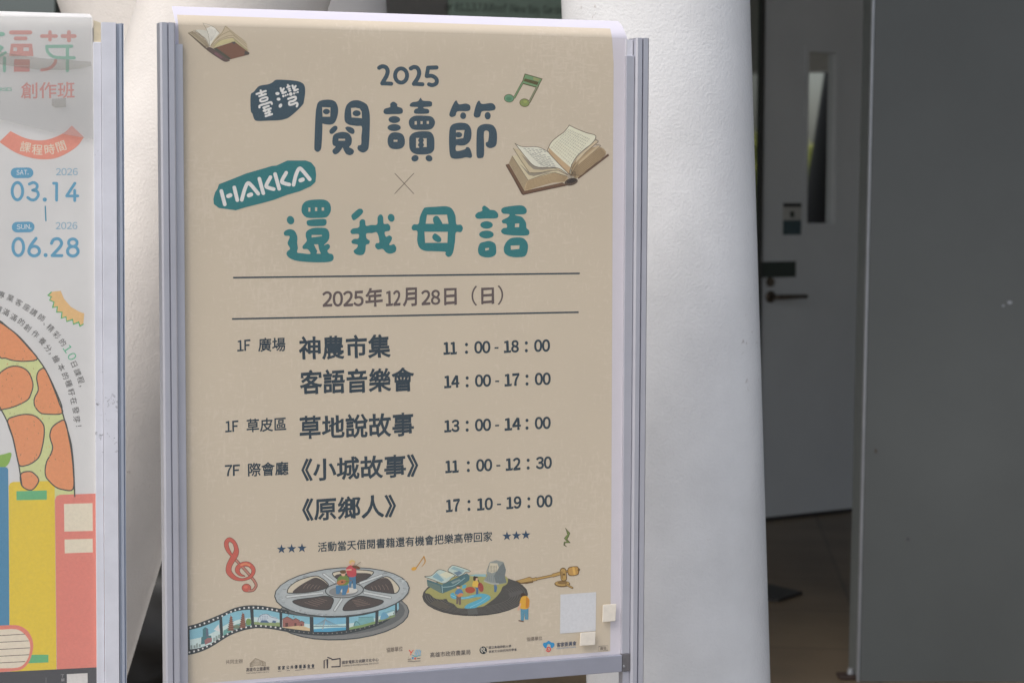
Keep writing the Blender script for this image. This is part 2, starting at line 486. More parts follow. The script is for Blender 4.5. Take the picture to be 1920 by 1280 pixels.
# right hand wall with a window opening towards the garden
rw = empty('garden_wall', (6, 4.4, 0), 'pale wall with a garden opening mirrored in the door window', 'wall')
OY0, OY1, OZ0, OZ1 = 7.0, 9.3, .9, 2.33
for p0, ey, ez in (((6, 4.4, 0), OY0 - 4.4, 3.4), ((6, OY1, 0), 16.4 - OY1, 3.4), ((6, OY0, 0), OY1 - OY0, OZ0), ((6, OY0, OZ1), OY1 - OY0, 3.4 - OZ1)):
    box('wall_section', p0, (.2, 0, 0), (0, ey, 0), (0, 0, ez), M_white_wall, rw)

# ------------------------------------------------------------------ columns
def column(label, pa, pb, Y, r, mat, z0=0.0, z1=4.6):
    a, b = at_depth(*pa, Y), at_depth(*pb, Y)
    d = b - a
    path = [a + d * ((z - a.z) / d.z) for z in [z0 + (z1 - z0) * i / 40 for i in range(41)]]
    v, f = tube_vf(path, [r] * 41, 72)
    o = add_mesh('column', v, f, mat, smooth=True)
    for p in list(o.data.polygons)[-2:]: p.use_smooth = False
    return tag(o, label, 'column', 'white tubular columns behind the notice stands')
column('upright white column with bumpy paint right of the beige poster', (1229, 10), (1271.5, 1280), 3.15, .1455, M_column)
column('leaning white column seen in the gap between the two notice stands', (439.5, 0), (123, 1062), 3.30, .1485, M_column3)
column('white column leaning the other way, above the top corner of the left poster', (292, 0), (642, 1000), 3.78, .172, M_column3)
column('shaded grey column standing behind the top edge of the beige poster', (558, 0), (618, 1000), 4.55, .197, M_column2, z1=3.4)

# ------------------------------------------------------------------ glass front, door, directory sign
P0 = Vector((1.17, 9.098, 0)); E = Vector((.843, .537, 0)).normalized(); N = Vector((E.y, -E.x, 0))   # N faces the plaza
def on_facade(px, py, out=0):
    d = ray(px, py); t = ((P0 + N * out) - CAM).dot(N) / d.dot(N); p = CAM + d * t
    return (p - P0).dot(E), p.z
fac = empty('glass_front', P0 - E * 4, 'dark green glass wall with thin frames left of the white door', 'glass wall')
S_DOOR = on_facade(1427, 500)[0]
cuts = [-8.6, -6.6, -4.9, -3.3, -1.75, S_DOOR - .008]
for a, b in zip(cuts, cuts[1:]):
    box('glass_pane', P0 + E * (a + .03) + N * -.02, E * (b - a - (.038 if b > S_DOOR - .1 else .06)), N * .012, Vector((0, 0, 3.3)), M_glass, fac)
for c in cuts:
    mw = .012 if c == cuts[-1] else .06
    box('mullion', P0 + E * (c - mw / 2) - N * .05, E * mw, N * .06, Vector((0, 0, 3.4)), M_mullion, fac)
s0, s1 = on_facade(700, 10)[0], on_facade(832, 10)[0]
box('solid_panel', P0 + E * s0 + N * .012, E * (s1 - s0), N * .02, Vector((0, 0, 3.4)), rough_mat('dark_panel', (.28, .28, .275), .6), fac)
# wall above and right of the door
hw = empty('door_wall', P0 + E * 1.2, 'plain wall carrying the white door, mostly behind the grey panel', 'wall')
s2 = S_DOOR + 1.02
box('wall_face', P0 + E * s2 - N * .1, E * 3.4, N * .1, Vector((0, 0, 3.4)), M_white_wall, hw)
box('wall_head', P0 + E * (S_DOOR) - N * .1, E * (s2 - S_DOOR - .003), N * .1, Vector((0, 0, .84)) , M_white_wall, hw).location = (0, 0, 2.56)

door = empty('white_door', P0 + E * S_DOOR, 'white door with narrow vision window and lever handle right of the column', 'door')
DH = 2.55
wl, wt = on_facade(1516, 97); wr, _ = on_facade(1568, 97); _, wb = on_facade(1540, 419)
dl, dr, db = S_DOOR, S_DOOR + 1.0, .022
def slab(name, a, b, z0, z1, mat, o0=-.045, o1=0.0, parent=door, bevel=0):
    return box(name, P0 + E * a + N * o0 + Vector((0, 0, z0)), E * (b - a), N * (o1 - o0), Vector((0, 0, z1 - z0)), mat, parent, bevel)
# the leaf is one mesh with the window opening left out
vs, fs = [], []
for a, b, z0, z1 in ((dl, wl, db, DH), (wr, dr, db, DH), (wl, wr, db, wb), (wl, wr, wt, DH)):
    v, f = box_vf(P0 + E * a - N * .045 + Vector((0, 0, z0)), E * (b - a), N * .045, Vector((0, 0, z1 - z0)))
    k = len(vs); vs += v; fs += [tuple(i + k for i in q) for q in f]
add_mesh('leaf', vs, fs, M_door, door)
g = slab('vision_window', wl - .001, wr + .001, wb - .001, wt + .001, M_mirror, -.030, -.024)
for a, b, z0, z1 in ((wl - .022, wl, wb - .022, wt + .022), (wr, wr + .022, wb - .022, wt + .022), (wl, wr, wt, wt + .022), (wl, wr, wb - .022, wb)):
    slab('bead', a, b, z0, z1, M_door, .0005, .006, g)
slab('bottom_seal', dl, dr, .006, .021, M_black, -.04, -.005)
# lever handle and lock
hs_, hz = on_facade(1444, 556); he, _ = on_facade(1496, 556)
c = P0 + E * hs_ + Vector((0, 0, hz))
v, f = tube_vf([c + N * .001, c + N * .006, c + N * .012], [.027, .027, .022], 20)
hnd = add_mesh('lever_handle', v, f, M_brass, door, smooth=False)
v, f = tube_vf([c + N * .010, c + N * .055, c + N * .062 + E * .01, c + N * .062 + E * (he - hs_)], [.010, .010, .011, .009], 12)
add_mesh('lever', v, f, M_brass, hnd, smooth=True)
ls, lz = on_facade(1443, 529)
c = P0 + E * ls + Vector((0, 0, lz))
v, f = tube_vf([c + N * .001, c + N * .012], [.022, .020], 20); add_mesh('lock_cylinder', v, f, M_brass, door)
a, z1 = on_facade(1428, 491); b, z0 = on_facade(1491, 519)
slab('push_plate', a, b, z0, z1, M_plate, .001, .004)
a, z1 = on_facade(1468, 381); b, z0 = on_facade(1501, 440)
st = slab('door_notice', a, b, z0, z1, M_sticker_w, .001, .0022)
slab('notice_heading', a, b, z1 - .017, z1, M_black, .0024, .0034, st)
slab('notice_footer', a, b, z0, z0 + .066, M_sticker_b, .0024, .0034, st)
am = (a + b) / 2
slab('notice_symbol', am - .012, am + .012, (z0 + z1) / 2 + .008, (z0 + z1) / 2 + .034, M_plate, .0024, .0034, st)
tag(box('threshold', P0 + E * (dl - .1) + N * -.12 + Vector((0, 0, .0045)), E * 1.3, N * .12, Vector((0, 0, .004)), M_black), 'black threshold strip on the floor under the white door', 'threshold')

# directory sign on the glass front
a, z0 = on_facade(833, 62); b, z1 = on_facade(1075, -60)
sg = empty('directory_sign', P0 + E * a + N * .05 + Vector((0, 0, z0)), 'dark green directory board with black lettering, just above the beige poster', 'sign')
b2, _ = on_facade(1120, 0)
slab('sign_board', a, b2, z0, z1, M_signboard, .03, .05, sg)

# ------------------------------------------------------------------ grey panel with its jamb
BL, TL = at_depth(1612, 1278, 6.09), at_depth(1641, 0, 6.09)
BL2 = BL + (BL - TL) * 0
up_ = (TL - BL); up_ = up_ * (2.75 / up_.z)
gp = empty('grey_panel', BL, 'plain dark grey door panel with a thin bright edge, at the right side', 'door panel')
X2 = Vector((1.9, 0, -1.9 * up_.x / up_.z))
box('panel_face', BL, X2, Vector((0, .022, 0)), up_, M_panel, gp, bevel=.002)
box('edge_bead', BL + Vector((-.0095, -.003, 0)), Vector((.0085, 0, 0)), Vector((0, .016, 0)), up_, M_bead, gp, bevel=.002)
box('jamb', BL + Vector((-.009, .024, 0)), Vector((.05, 0, 0)), Vector((0, .13, 0)), up_, M_jamb, gp)
pv = at_depth(1592, 1268, 6.13); pv.z = 0
pi_ = box('floor_hinge', pv + Vector((-.035, -.03, .005)), (.065, 0, 0), (0, .06, 0), (0, 0, .012), M_rust, gp, bevel=.003)
v, f = tube_vf([pv + Vector((.005, 0, .018)), pv + Vector((.005, 0, .035))], [.012, .010], 16)
add_mesh('hinge_pin', v, f, M_bead, pi_)
for px, py, rx, rz, c in ((1642, 845, .004, .007, M_brass), (1893, 567, .009, .005, M_bead), (1881, 573, .005, .003, M_bead), (1702, 1010, .003, .004, M_black)):
    c0 = at_depth(px, py, 6.089); k = 12
    add_mesh('scuff', [c0 + Vector((rx * cos(2 * pi * i / k) * (1 + .3 * sin(5 * i)), -.0022, rz * sin(2 * pi * i / k))) for i in range(k)], [tuple(range(k))], c, gp)
# floor mat behind the column
mp_ = [(.80, 7.36), (.98, 7.28), (1.085, 7.42), (.95, 7.60), (.78, 7.58)]
vs = [(x, y, .005) for x, y in mp_] + [(x, y, .016) for x, y in mp_]
n5 = len(mp_)
tag(add_mesh('floor_mat', vs, [tuple(reversed(range(n5))), tuple(range(n5, 2 * n5))] + [(i, (i + 1) % n5, n5 + (i + 1) % n5, n5 + i) for i in range(n5)],
    M_black), 'dark mat corner lying on the brown floor behind the column', 'mat')

# ------------------------------------------------------------------ garden beyond the opening (seen mirrored in the door glass)
def tree(x, y, h, r, label, n=1500):
    root = empty('garden_tree', (x, y, 0), label, 'tree', 'garden trees mirrored in the door window')
    path = [(x, y, 0), (x + .05, y, h * .3), (x - .05, y + .05, h * .55), (x, y, h * .85)]
    v, f = tube_vf(path, [.14, .11, .08, .03], 10)
    add_mesh('trunk', v, f, rough_mat('bark', (.12, .09, .06), .9, noise=(20, .3)), root, smooth=True)
    vs, fs = [], []
    cl = [(Vector((random.gauss(0, .5), random.gauss(0, .5), random.uniform(-.8, 1)))) for _ in range(22)]
    for i in range(n):
        c0 = random.choice(cl); p = Vector((x, y, h * .7)) + Vector((c0.x * r, c0.y * r, c0.z * r)) + Vector([random.gauss(0, .18 * r) for _ in range(3)])
        a = Vector([random.gauss(0, 1) for _ in range(3)]).normalized(); b = a.orthogonal().normalized()
        k = len(vs); s = random.uniform(.03, .07)
        vs += [p - a * s * 1.6, p + b * s * .6, p + a * s * 1.6, p - b * s * .6]; fs.append((k, k + 1, k + 2, k + 3))
    add_mesh('crown', vs, fs, rough_mat('foliage', (.34, .37, .06), .7, noise=(3, .5)), root)
def mirrored(px, py, X):
    """where the line of sight that the door glass sends back at a pixel meets the plane x = X"""
    s_, z_ = on_facade(px, py); p = P0 + E * s_ + Vector((0, 0, z_)); d = ray(px, py)
    r = d - 2 * d.dot(N) * N
    return p + r * ((X - p.x) / r.x)
mt = mirrored(1520, 330, 10.5)
tree(mt.x, mt.y - .35, mt.z + .1, .42, 'yellow green garden tree mirrored low in the narrow door window', 1500)
mt = mirrored(1415, 300, 14)
tree(mt.x, mt.y + .1, mt.z + .25, .5, 'bushy garden tree mirrored in the glass strip beside the white door', 1500)
a_, b_ = mirrored(1561, 110, 7.6), mirrored(1512, 420, 7.6)
side = mirrored(1640, 270, 7.6) - mirrored(1540, 270, 7.6)
sg_ = 1 if side.y > 0 else -1
d_ = (b_ - a_) if b_.z > a_.z else (a_ - b_)
perp = Vector((0, d_.z, -d_.y)).normalized(); perp = perp if perp.y * sg_ > 0 else -perp
c_ = b_ + perp * .36
path = [c_ + d_ * ((z - c_.z) / d_.z) for z in (0, 1, 2, 3, 4.2)]
v, f = tube_vf(path, [.36] * 5, 48)
tag(add_mesh('column', v, f, rough_mat('dark_column', (.010, .010, .010), .8), smooth=True), 'dark leaning column mirrored as a black wedge in the door window', 'column', 'columns beyond the garden opening')
# dark bundle on the floor behind the gap of the stands
bc = at_depth(250, 1260, 6.2); bm = bmesh.new()
bmesh.ops.create_icosphere(bm, subdivisions=4, radius=1)
for v in bm.verts:
    n_ = 1 + .10 * sin(5 * v.co.x + 2 * v.co.z) * cos(4 * v.co.y) + .05 * sin(11 * v.co.z + 6 * v.co.x)
    v.co = Vector((bc.x + v.co.x * .42 * n_, bc.y + v.co.y * .3 * n_, max(.006, .16 + v.co.z * .30 * n_)))
me = bpy.data.meshes.new('bundle'); bm.to_mesh(me); bm.free(); me.materials.append(M_black)
me.polygons.foreach_set('use_smooth', [True] * len(me.polygons))
ob = bpy.data.objects.new('bundle', me); COL.objects.link(ob)
tag(ob, 'dark rounded bundle low in the gap between the two stands', 'bundle')

# ------------------------------------------------------------------ notice stands
GAIN, HAZE = (.66, .63, .61), (.038, .033, .032)
def prism(name, sheet, prof, top, bot, mat, parent):
    """profile (across, out) extruded between two in-plane points (u, v)"""
    vs = [sheet.xyz(top[0] + a, top[1], w_) for a, w_ in prof] + [sheet.xyz(bot[0] + a, bot[1], w_) for a, w_ in prof]
    n = len(prof)
    fs = [tuple(range(n)), tuple(reversed(range(n, 2 * n)))] + [(i, n + i, n + (i + 1) % n, (i + 1) % n) for i in range(n)]
    o = add_mesh(name, vs, fs, mat, parent)
    bm = bmesh.new(); bm.from_mesh(o.data); bmesh.ops.recalc_face_normals(bm, faces=bm.faces); bm.to_mesh(o.data); bm.free()
    return o
def plate(name, sheet, quad, w0, w1, mat, parent, bevel=0):
    """slab between out-of-sheet distances w0 < w1 over a quad of (u, v): tl, tr, br, bl"""
    vs = [sheet.xyz(*q, w1) for q in quad] + [sheet.xyz(*q, w0) for q in quad]
    fs = [(0, 3, 2, 1), (4, 5, 6, 7), (0, 1, 5, 4), (1, 2, 6, 5), (2, 3, 7, 6), (3, 0, 4, 7)]
    return add_mesh(name, vs, fs, mat, parent, bevel=bevel)
def line_u(sheet, p, q, v, w_):
    """u of the sheet line through pixels p and q at height v"""
    (a, b), (c, d) = sheet.uv(*p, w_), sheet.uv(*q, w_)
    return a + (c - a) * (v - b) / (d - b)
def row_grid(name, sheet, rows, mat, parent, wfun, w0=0, n=24):
    vs, fs = [], []
    for xl, yl, xr, yr in rows:
        for i in range(n + 1):
            t = i / n; px, py = xl + (xr - xl) * t, yl + (yr - yl) * t
            vs.append(sheet.pt(px, py, w0 + wfun(px, py)))
    for r in range(len(rows) - 1):
        for i in range(n):
            k = r * (n + 1) + i
            fs.append((k, k + n + 1, k + n + 2, k + 1))
    return add_mesh(name, vs, fs, mat, parent, smooth=True)

M_glare = cover_mat('glare_haze', .30, (.56, .56, .555), (.98, .98, .98), 1.0)  # diffuse grey haze that paints reflected glare
# ---- the stand with the beige poster
A = Sheet(0.340204, 2.70)
PROF = [(0, -.014), (0, .0085), (.0022, .011), (.0085, .011), (.0088, .0065), (.0103, .0065), (.0106, .011), (.0172, .011), (.019, .0095), (.019, -.014)]
FOOT = .025
pu, pv_ = A.uv(300, 42, .011); u_l = pu
u_r, pv2 = A.uv(1193.5, 71, .011)
stand = empty('poster_stand', A.xyz((u_l + u_r) / 2, 0), 'silver aluminium poster stand holding the beige event poster', 'poster stand', 'aluminium poster stands')
prism('post', A, PROF, (u_l, pv_), (u_l, FOOT), M_alu, stand)
prism('post', A, PROF, (u_r, pv2), (u_r, FOOT), M_alu, stand)
FW = .0055
fl0, fl1 = u_l + .0195, A.uv(345.5, 400, FW)[0]
fr0, fr1 = A.uv(1172.5, 400, FW)[0], u_r - .0005
vb = A.uv(760, 1292, .008)[1]                    # lower edge of the bottom rail
vt = A.uv(760, 1259.5, .008)[1]
plate('side_channel', A, [(fl0, A.uv(337, 83, FW)[1]), (fl1, A.uv(337, 83, FW)[1]), (fl1, vt + .001), (fl0, vt + .001)], -.006, FW, M_alu, stand, .0006)
vr = A.uv(1183, 105, FW)[1]
plate('side_channel', A, [(fr0, vr), (fr1, vr), (fr1, vt + .001), (fr0, vt + .001)], -.006, FW, M_alu, stand, .0006)
for a, b, v_, m in ((fl0, fl0 + .004, pv_, M_paper), (fr0 + .001, fr1 - .0006, pv2 - .002, M_alu_white)):
    plate('channel_liner', A, [(a, v_), (b, v_), (b, vr - .03), (a, vr - .03)], -.0058, .001, m, stand)
plate('bottom_rail', A, [(fl0, vt), (fr0 - .0005, vt), (fr0 - .0005, vb), (fl0, vb)], -.012, .008, M_alu_rail, stand, .001)
vk = vt + .0008
br = plate('corner_bracket', A, [(fr0, vk), (fr1, vk), (fr1, vb), (fr0, vb)], -.010, .0068, M_alu_dark, stand, .0008)
pc = A.pt(1169.5, 1248, .0068); v, f = tube_vf([pc, pc + A.n * .0012], [.0018, .0014], 10); add_mesh('screw', v, f, M_bead, br)
plate('lower_channel', A, [(fr0 + .002, vb - .001), (fr1, vb - .001), (fr1, FOOT), (fr0 + .002, FOOT)], -.010, .004, M_alu, stand)
def yfilm(px): return 47 + (px - 330) * 25 / 845
def curl(px, py):
    t = (yfilm(px) - py) / 33
    return -.028 * t ** 2 if t > 0 else 0.0
bt, bt2 = A.uv(345, 66, -.002)[1], A.uv(1165, 84, -.002)[1]
plate('backing_board', A, [(fl0 + .004, bt), (fr1 - .004, bt2), (fr1 - .004, vt + .001), (fl0 + .004, vt + .001)], -.0045, -.0015, M_board, stand)
for u_ in (u_l, u_r):                            # feet, below the picture
    plate('foot', A, [(u_ - .012, FOOT), (u_ + .031, FOOT), (u_ + .031, .005), (u_ - .012, .005)], -.20, .20, M_alu_dark, stand, .003)
cv = row_grid('clear_cover', A, [(332, 46.8, 1176, 71.6), (336, 120, 1176, 140), (338, 700, 1172, 700), (340, 1290, 1169, 1229)], M_cover, stand, lambda x, y: 0, .0042, 30)

# ---- the beige poster itself
def rows_between(keys, n):
    out = []
    for (a, b) in zip(keys, keys[1:]):
        for k in range(n): out.append(tuple(x + (y - x) * k / n for x, y in zip(a, b)))
    return out
poster = row_grid('event_poster', A, rows_between([(322, 12, 1159, 40), (323, 18, 1164, 45.5), (324.5, 24, 1167.5, 51), (326, 31, 1170.5, 57), (328, 39, 1173, 64), (330.5, 47, 1176, 72)], 4) + [(330.5, 47, 1176, 72), (335, 110, 1178, 120), (337, 400, 1175, 400), (338, 800, 1172, 800), (345, 1294, 1168, 1240)],
                  M_paper, None, curl, 0, 40)
tag(poster, 'beige paper event poster with white border, top edge curling back', 'poster')
row_grid('printed_background', A, rows_between([(332, 28, 1144, 54), (332.7, 34, 1145.2, 59.5), (333.5, 41, 1146.5, 65.5), (334.5, 47, 1147.5, 71)], 4) + [(334.5, 47, 1147.5, 71), (336, 110, 1150.5, 120), (338, 400, 1148.5, 400), (338, 600, 1147.8, 600), (340, 1000, 1146, 1000), (340, 1283, 1144, 1220)],
         M_beige, poster, curl, 1.5e-4, 40)
def art(name, label=None): return Art(name, A, poster, 2.5e-4, GAIN, HAZE, label, curl)
DK, TEAL, BRN, WHT = (68, 80, 90), (55, 112, 115), (98, 86, 85), (214, 208, 212)

a = art('title_lettering', 'dark blue hand drawn title lettering')
a.T(700, 110, 6.4)
a.stroke([(70, 112), (105, 95), (150, 107), (172, 150), (158, 210), (120, 275), (107, 300)], 50, DK).stroke([(107, 298), (215, 303)], 48, DK, False)
a.ring(333, 205, 72, 85, 48, DK)
a.stroke([(450, 120), (487, 103), (530, 117), (550, 170), (535, 230), (500, 285), (487, 305)], 50, DK).stroke([(487, 304), (590, 310)], 48, DK, False)
a.stroke([(758, 108), (657, 112)], 50, DK, False).stroke([(657, 112), (640, 212)], 48, DK, False).stroke([(640, 212), (705, 210), (755, 245), (757, 295), (710, 320), (668, 310)], 48, DK)
a.T(580, 180, 9.844)
a.blob([(185, 100), (360, 70), (480, 110), (530, 230), (520, 370), (470, 490), (400, 530), (310, 528), (245, 515), (243, 560), (238, 700), (225, 920), (205, 1000), (155, 1035), (110, 1010), (92, 960), (100, 700), (112, 400), (130, 220)], DK, [[(236, 208), (390, 215), (385, 385), (245, 385)]])
a.ell(315, 290, 65, 50, DK)
a.blob([(870, 80), (960, 100), (1060, 160), (1100, 260), (1118, 400), (1112, 700), (1100, 900), (1080, 990), (1010, 1045), (940, 1030), (890, 980), (900, 920), (955, 893), (960, 750), (970, 570), (880, 555), (740, 535), (670, 490), (648, 420), (655, 280), (690, 170), (770, 100)], DK, [[(768, 225), (850, 218), (930, 235), (965, 290), (972, 415), (900, 405), (778, 400)]])
a.ell(873, 322, 75, 55, DK)
a.blob([(370, 650), (400, 600), (460, 555), (505, 560), (520, 600), (490, 650), (430, 700), (385, 695)], DK)
a.blob([(665, 600), (690, 570), (740, 570), (810, 600), (835, 650), (820, 695), (775, 700), (715, 665)], DK)
a.blob([(620, 665), (720, 690), (775, 760), (785, 830), (770, 900), (735, 945), (790, 975), (825, 1020), (800, 1075), (740, 1095), (680, 1070), (640, 1010), (615, 955), (590, 990), (540, 1050), (480, 1080), (435, 1050), (430, 1000), (485, 940), (440, 910), (425, 850), (440, 740), (500, 690)], DK, [rect(538, 792, 660, 826)])
a.T(700, 110, 6.4)
a.blob([(240, 518), (285, 545), (288, 575), (340, 595), (355, 630), (335, 662), (240, 667), (150, 668), (122, 645), (135, 605), (200, 582), (203, 545)], DK)
a.ell(252, 733, 70, 42, DK).ell(250, 829, 80, 42, DK)
a.blob([(275, 885), (345, 905), (375, 960), (375, 1030), (340, 1075), (265, 1088), (200, 1070), (172, 1010), (178, 940), (215, 895)], DK, [rect(243, 975, 290, 998)])
a.blob([(568, 472), (595, 505), (690, 515), (705, 550), (690, 575), (605, 583), (610, 598), (660, 610), (670, 645), (640, 662), (510, 662), (487, 640), (500, 610), (535, 595), (525, 582), (450, 578), (437, 555), (470, 525), (535, 512)], DK)
a.blob([(585, 685), (690, 695), (735, 740), (735, 795), (690, 848), (580, 857), (470, 848), (428, 790), (435, 730), (490, 690)], DK, [rect(495, 752, 522, 793), rect(566, 752, 592, 787), rect(640, 750, 667, 785)])
a.blob([(600, 872), (690, 885), (728, 950), (733, 1040), (725, 1100), (680, 1140), (580, 1152), (490, 1140), (440, 1090), (430, 1000), (440, 930), (500, 885)], DK, [rect(512, 953, 550, 1070), rect(597, 957, 640, 1062)])
a.ell(572, 982, 34, 28, DK).ell(572, 1036, 36, 30, DK)
a.ell(500, 1197, 44, 38, DK, -25).ell(668, 1197, 42, 37, DK, 25)
a.blob([(995, 503), (1030, 550), (1110, 540), (1160, 565), (1160, 615), (1120, 632), (1010, 635), (985, 685), (940, 703), (912, 680), (925, 625), (960, 545)], DK).ell(1078, 687, 36, 40, DK)
a.blob([(1270, 505), (1305, 545), (1420, 535), (1465, 575), (1455, 615), (1400, 628), (1305, 635), (1280, 695), (1235, 710), (1205, 685), (1215, 620), (1240, 540)], DK).ell(1372, 687, 36, 45, DK)
a.blob([(1060, 770), (1130, 785), (1170, 840), (1178, 920), (1160, 990), (1110, 1035), (1050, 1045), (995, 1043), (998, 1108), (1095, 1090), (1120, 1062), (1160, 1080), (1185, 1165), (1165, 1193), (1115, 1185), (1040, 1200), (960, 1200), (920, 1160), (908, 1000), (915, 850), (945, 795), (1000, 775)], DK, [[(992, 860), (1095, 858), (1080, 955), (992, 968)]]).ell(1022, 915, 44, 33, DK)
a.blob([(1365, 785), (1440, 805), (1480, 880), (1482, 1000), (1460, 1055), (1400, 1075), (1355, 1050), (1350, 1010), (1377, 988), (1385, 882), (1330, 880), (1330, 1050), (1325, 1170), (1290, 1195), (1245, 1185), (1237, 1100), (1240, 900), (1255, 830), (1300, 795)], DK)
a.build()

a = art('subtitle_lettering', 'teal hand drawn subtitle lettering').T(525, 365, 8)
a.blob([(590, 72), (690, 85), (750, 140), (765, 220), (745, 285), (690, 340), (560, 350), (410, 345), (340, 290), (322, 220), (345, 140), (420, 88)], TEAL, [rect(425, 195, 455, 255), rect(525, 192, 558, 247), rect(626, 193, 660, 240)])
a.blob([(425, 383), (600, 365), (680, 368), (700, 410), (680, 460), (600, 472), (440, 470), (400, 430)], TEAL)
a.blob([(580, 495), (690, 505), (735, 560), (740, 640), (715, 700), (660, 757), (720, 738), (750, 770), (740, 805), (712, 840), (735, 880), (780, 890), (805, 935), (790, 985), (720, 1010), (540, 1015), (360, 1005), (220, 985), (130, 940), (98, 890), (110, 850), (150, 810), (115, 740), (120, 700), (145, 625), (75, 615), (57, 580), (80, 540), (150, 518), (220, 545), (260, 630), (258, 720), (268, 800), (258, 865), (330, 878), (455, 887), (415, 820), (350, 815), (340, 770), (400, 695), (385, 620), (400, 550), (480, 505)], TEAL,
       [[(475, 605), (630, 605), (630, 622), (475, 642)], [(510, 745), (572, 745), (585, 820), (613, 885), (548, 885), (560, 845), (535, 800)]])
a.ell(158, 383, 55, 64, TEAL, -20)
a.blob([(1070, 320), (1110, 270), (1180, 215), (1230, 218), (1245, 265), (1190, 330), (1105, 385)], TEAL).ell(1668, 348, 50, 60, TEAL, -20)
a.blob([(1235, 368), (1275, 390), (1290, 465), (1370, 455), (1455, 445), (1465, 340), (1505, 297), (1545, 330), (1557, 435), (1620, 437), (1655, 485), (1640, 540), (1572, 560), (1590, 630), (1640, 612), (1680, 640), (1670, 690), (1640, 740), (1655, 757), (1710, 745), (1745, 800), (1725, 860), (1650, 885), (1590, 865), (1540, 815), (1470, 822), (1428, 780), (1440, 730), (1490, 710), (1455, 570), (1380, 577), (1298, 583), (1300, 655), (1345, 690), (1335, 735), (1290, 755), (1280, 840), (1250, 895), (1190, 908), (1125, 885), (1105, 840), (1150, 800), (1165, 752), (1090, 735), (1072, 700), (1110, 665), (1175, 655), (1178, 592), (1080, 590), (1057, 550), (1090, 510), (1183, 488), (1195, 400)], TEAL)
a.T(760, 370, 7.68)
a.blob([(590, 130), (670, 165), (720, 260), (735, 385), (800, 395), (830, 445), (800, 500), (728, 507), (715, 640), (690, 780), (660, 840), (615, 858), (575, 820), (572, 785), (400, 775), (280, 770), (200, 720), (170, 620), (172, 490), (110, 475), (90, 435), (120, 390), (188, 383), (210, 280), (260, 170), (300, 145), (450, 135)], TEAL,
       [[(312, 252), (600, 250), (622, 382), (292, 380)], [(275, 495), (612, 497), (605, 655), (285, 655)]])
a.blob([(398, 310), (430, 270), (470, 275), (510, 330), (530, 392), (425, 392)], TEAL).blob([(390, 560), (430, 520), (510, 580), (510, 635), (460, 645), (400, 605)], TEAL)
a.blob([(1140, 120), (1205, 165), (1220, 180), (1290, 190), (1335, 240), (1315, 300), (1150, 305), (1040, 308), (1005, 265), (1040, 220), (1105, 195), (1105, 150)], TEAL).ell(1170, 398, 90, 54, TEAL).ell(1168, 535, 105, 57, TEAL)
a.blob([(1210, 628), (1290, 665), (1308, 740), (1300, 820), (1230, 862), (1130, 860), (1060, 820), (1047, 740), (1075, 665), (1140, 640)], TEAL, [[(1150, 733), (1207, 727), (1203, 755), (1152, 768)]])
a.blob([(1600, 118), (1700, 125), (1748, 185), (1720, 240), (1590, 248), (1595, 262), (1680, 285), (1735, 360), (1745, 440), (1782, 480), (1765, 545), (1600, 550), (1430, 535), (1378, 490), (1410, 445), (1462, 435), (1455, 385), (1400, 370), (1395, 330), (1480, 285), (1495, 243), (1410, 235), (1380, 190), (1420, 145)], TEAL, [[(1580, 380), (1640, 375), (1638, 428), (1577, 432)]])
a.blob([(1580, 578), (1690, 585), (1755, 650), (1765, 740), (1730, 840), (1640, 862), (1520, 855), (1435, 810), (1418, 730), (1450, 650), (1510, 595)], TEAL, [[(1518, 695), (1645, 690), (1640, 742), (1520, 755)]])
a.build()

a = art('title_bubble', 'dark blue blob with two white characters').T(460, 140, 12.8)
a.poly(smooth([(128, 490), (200, 420), (300, 300), (390, 260), (550, 235), (650, 190), (740, 128), (950, 130), (1200, 150), (1340, 190), (1420, 270), (1437, 430), (1405, 650), (1380, 720), (1250, 860), (1060, 1020), (950, 1070), (800, 1098), (550, 1108), (270, 1112), (200, 1040), (170, 940), (128, 860)], True, 3), DK)
for p in ([(270, 470), (490, 395)], [(368, 385), (395, 500)], [(335, 522), (490, 470)], [(450, 800), (475, 880)], [(560, 850), (580, 965)], [(435, 798), (562, 755)], [(440, 872), (610, 815)], [(480, 938), (595, 890)], [(490, 1000), (640, 950)]): a.stroke(p, 50, WHT, False)
a.stroke([(385, 580), (510, 545), (532, 590), (500, 620), (385, 650), (352, 615), (385, 580)], 45, WHT)
a.stroke([(340, 790), (350, 745), (480, 705), (610, 665), (635, 705)], 50, WHT)
a.ell(770, 458, 50, 38, WHT).ell(798, 592, 46, 38, WHT).ell(842, 748, 40, 52, WHT, 30)
for x, y in ((0, 0), (285, -62)): a.stroke([(848 + x, 330 + y), (868 + x, 400 + y)], 50, WHT, False).stroke([(922 + x, 340 + y), (890 + x, 400 + y), (915 + x, 445 + y)], 50, WHT).stroke([(890 + x, 448 + y), (972 + x, 420 + y)], 50, WHT, False)
for p in ([(1020, 250), (1035, 300)], [(1000, 308), (1065, 282)], [(1035, 352), (1070, 340)], [(1050, 395), (1085, 385)]): a.stroke(p, 42, WHT, False)
a.ell(1090, 470, 42, 44, WHT)
for x, y, r in ((912, 518, 28), (968, 503, 23), (1017, 483, 20), (1170, 455, 24), (1217, 440, 14), (1260, 425, 21)): a.ell(x, y, r, r * 1.1, WHT)
a.stroke([(1030, 585), (1190, 535), (1208, 590), (1150, 635), (1060, 660), (1060, 725), (1140, 715), (1225, 680), (1252, 715), (1235, 765)], 52, WHT)
a.T(390, 290, 8.727)
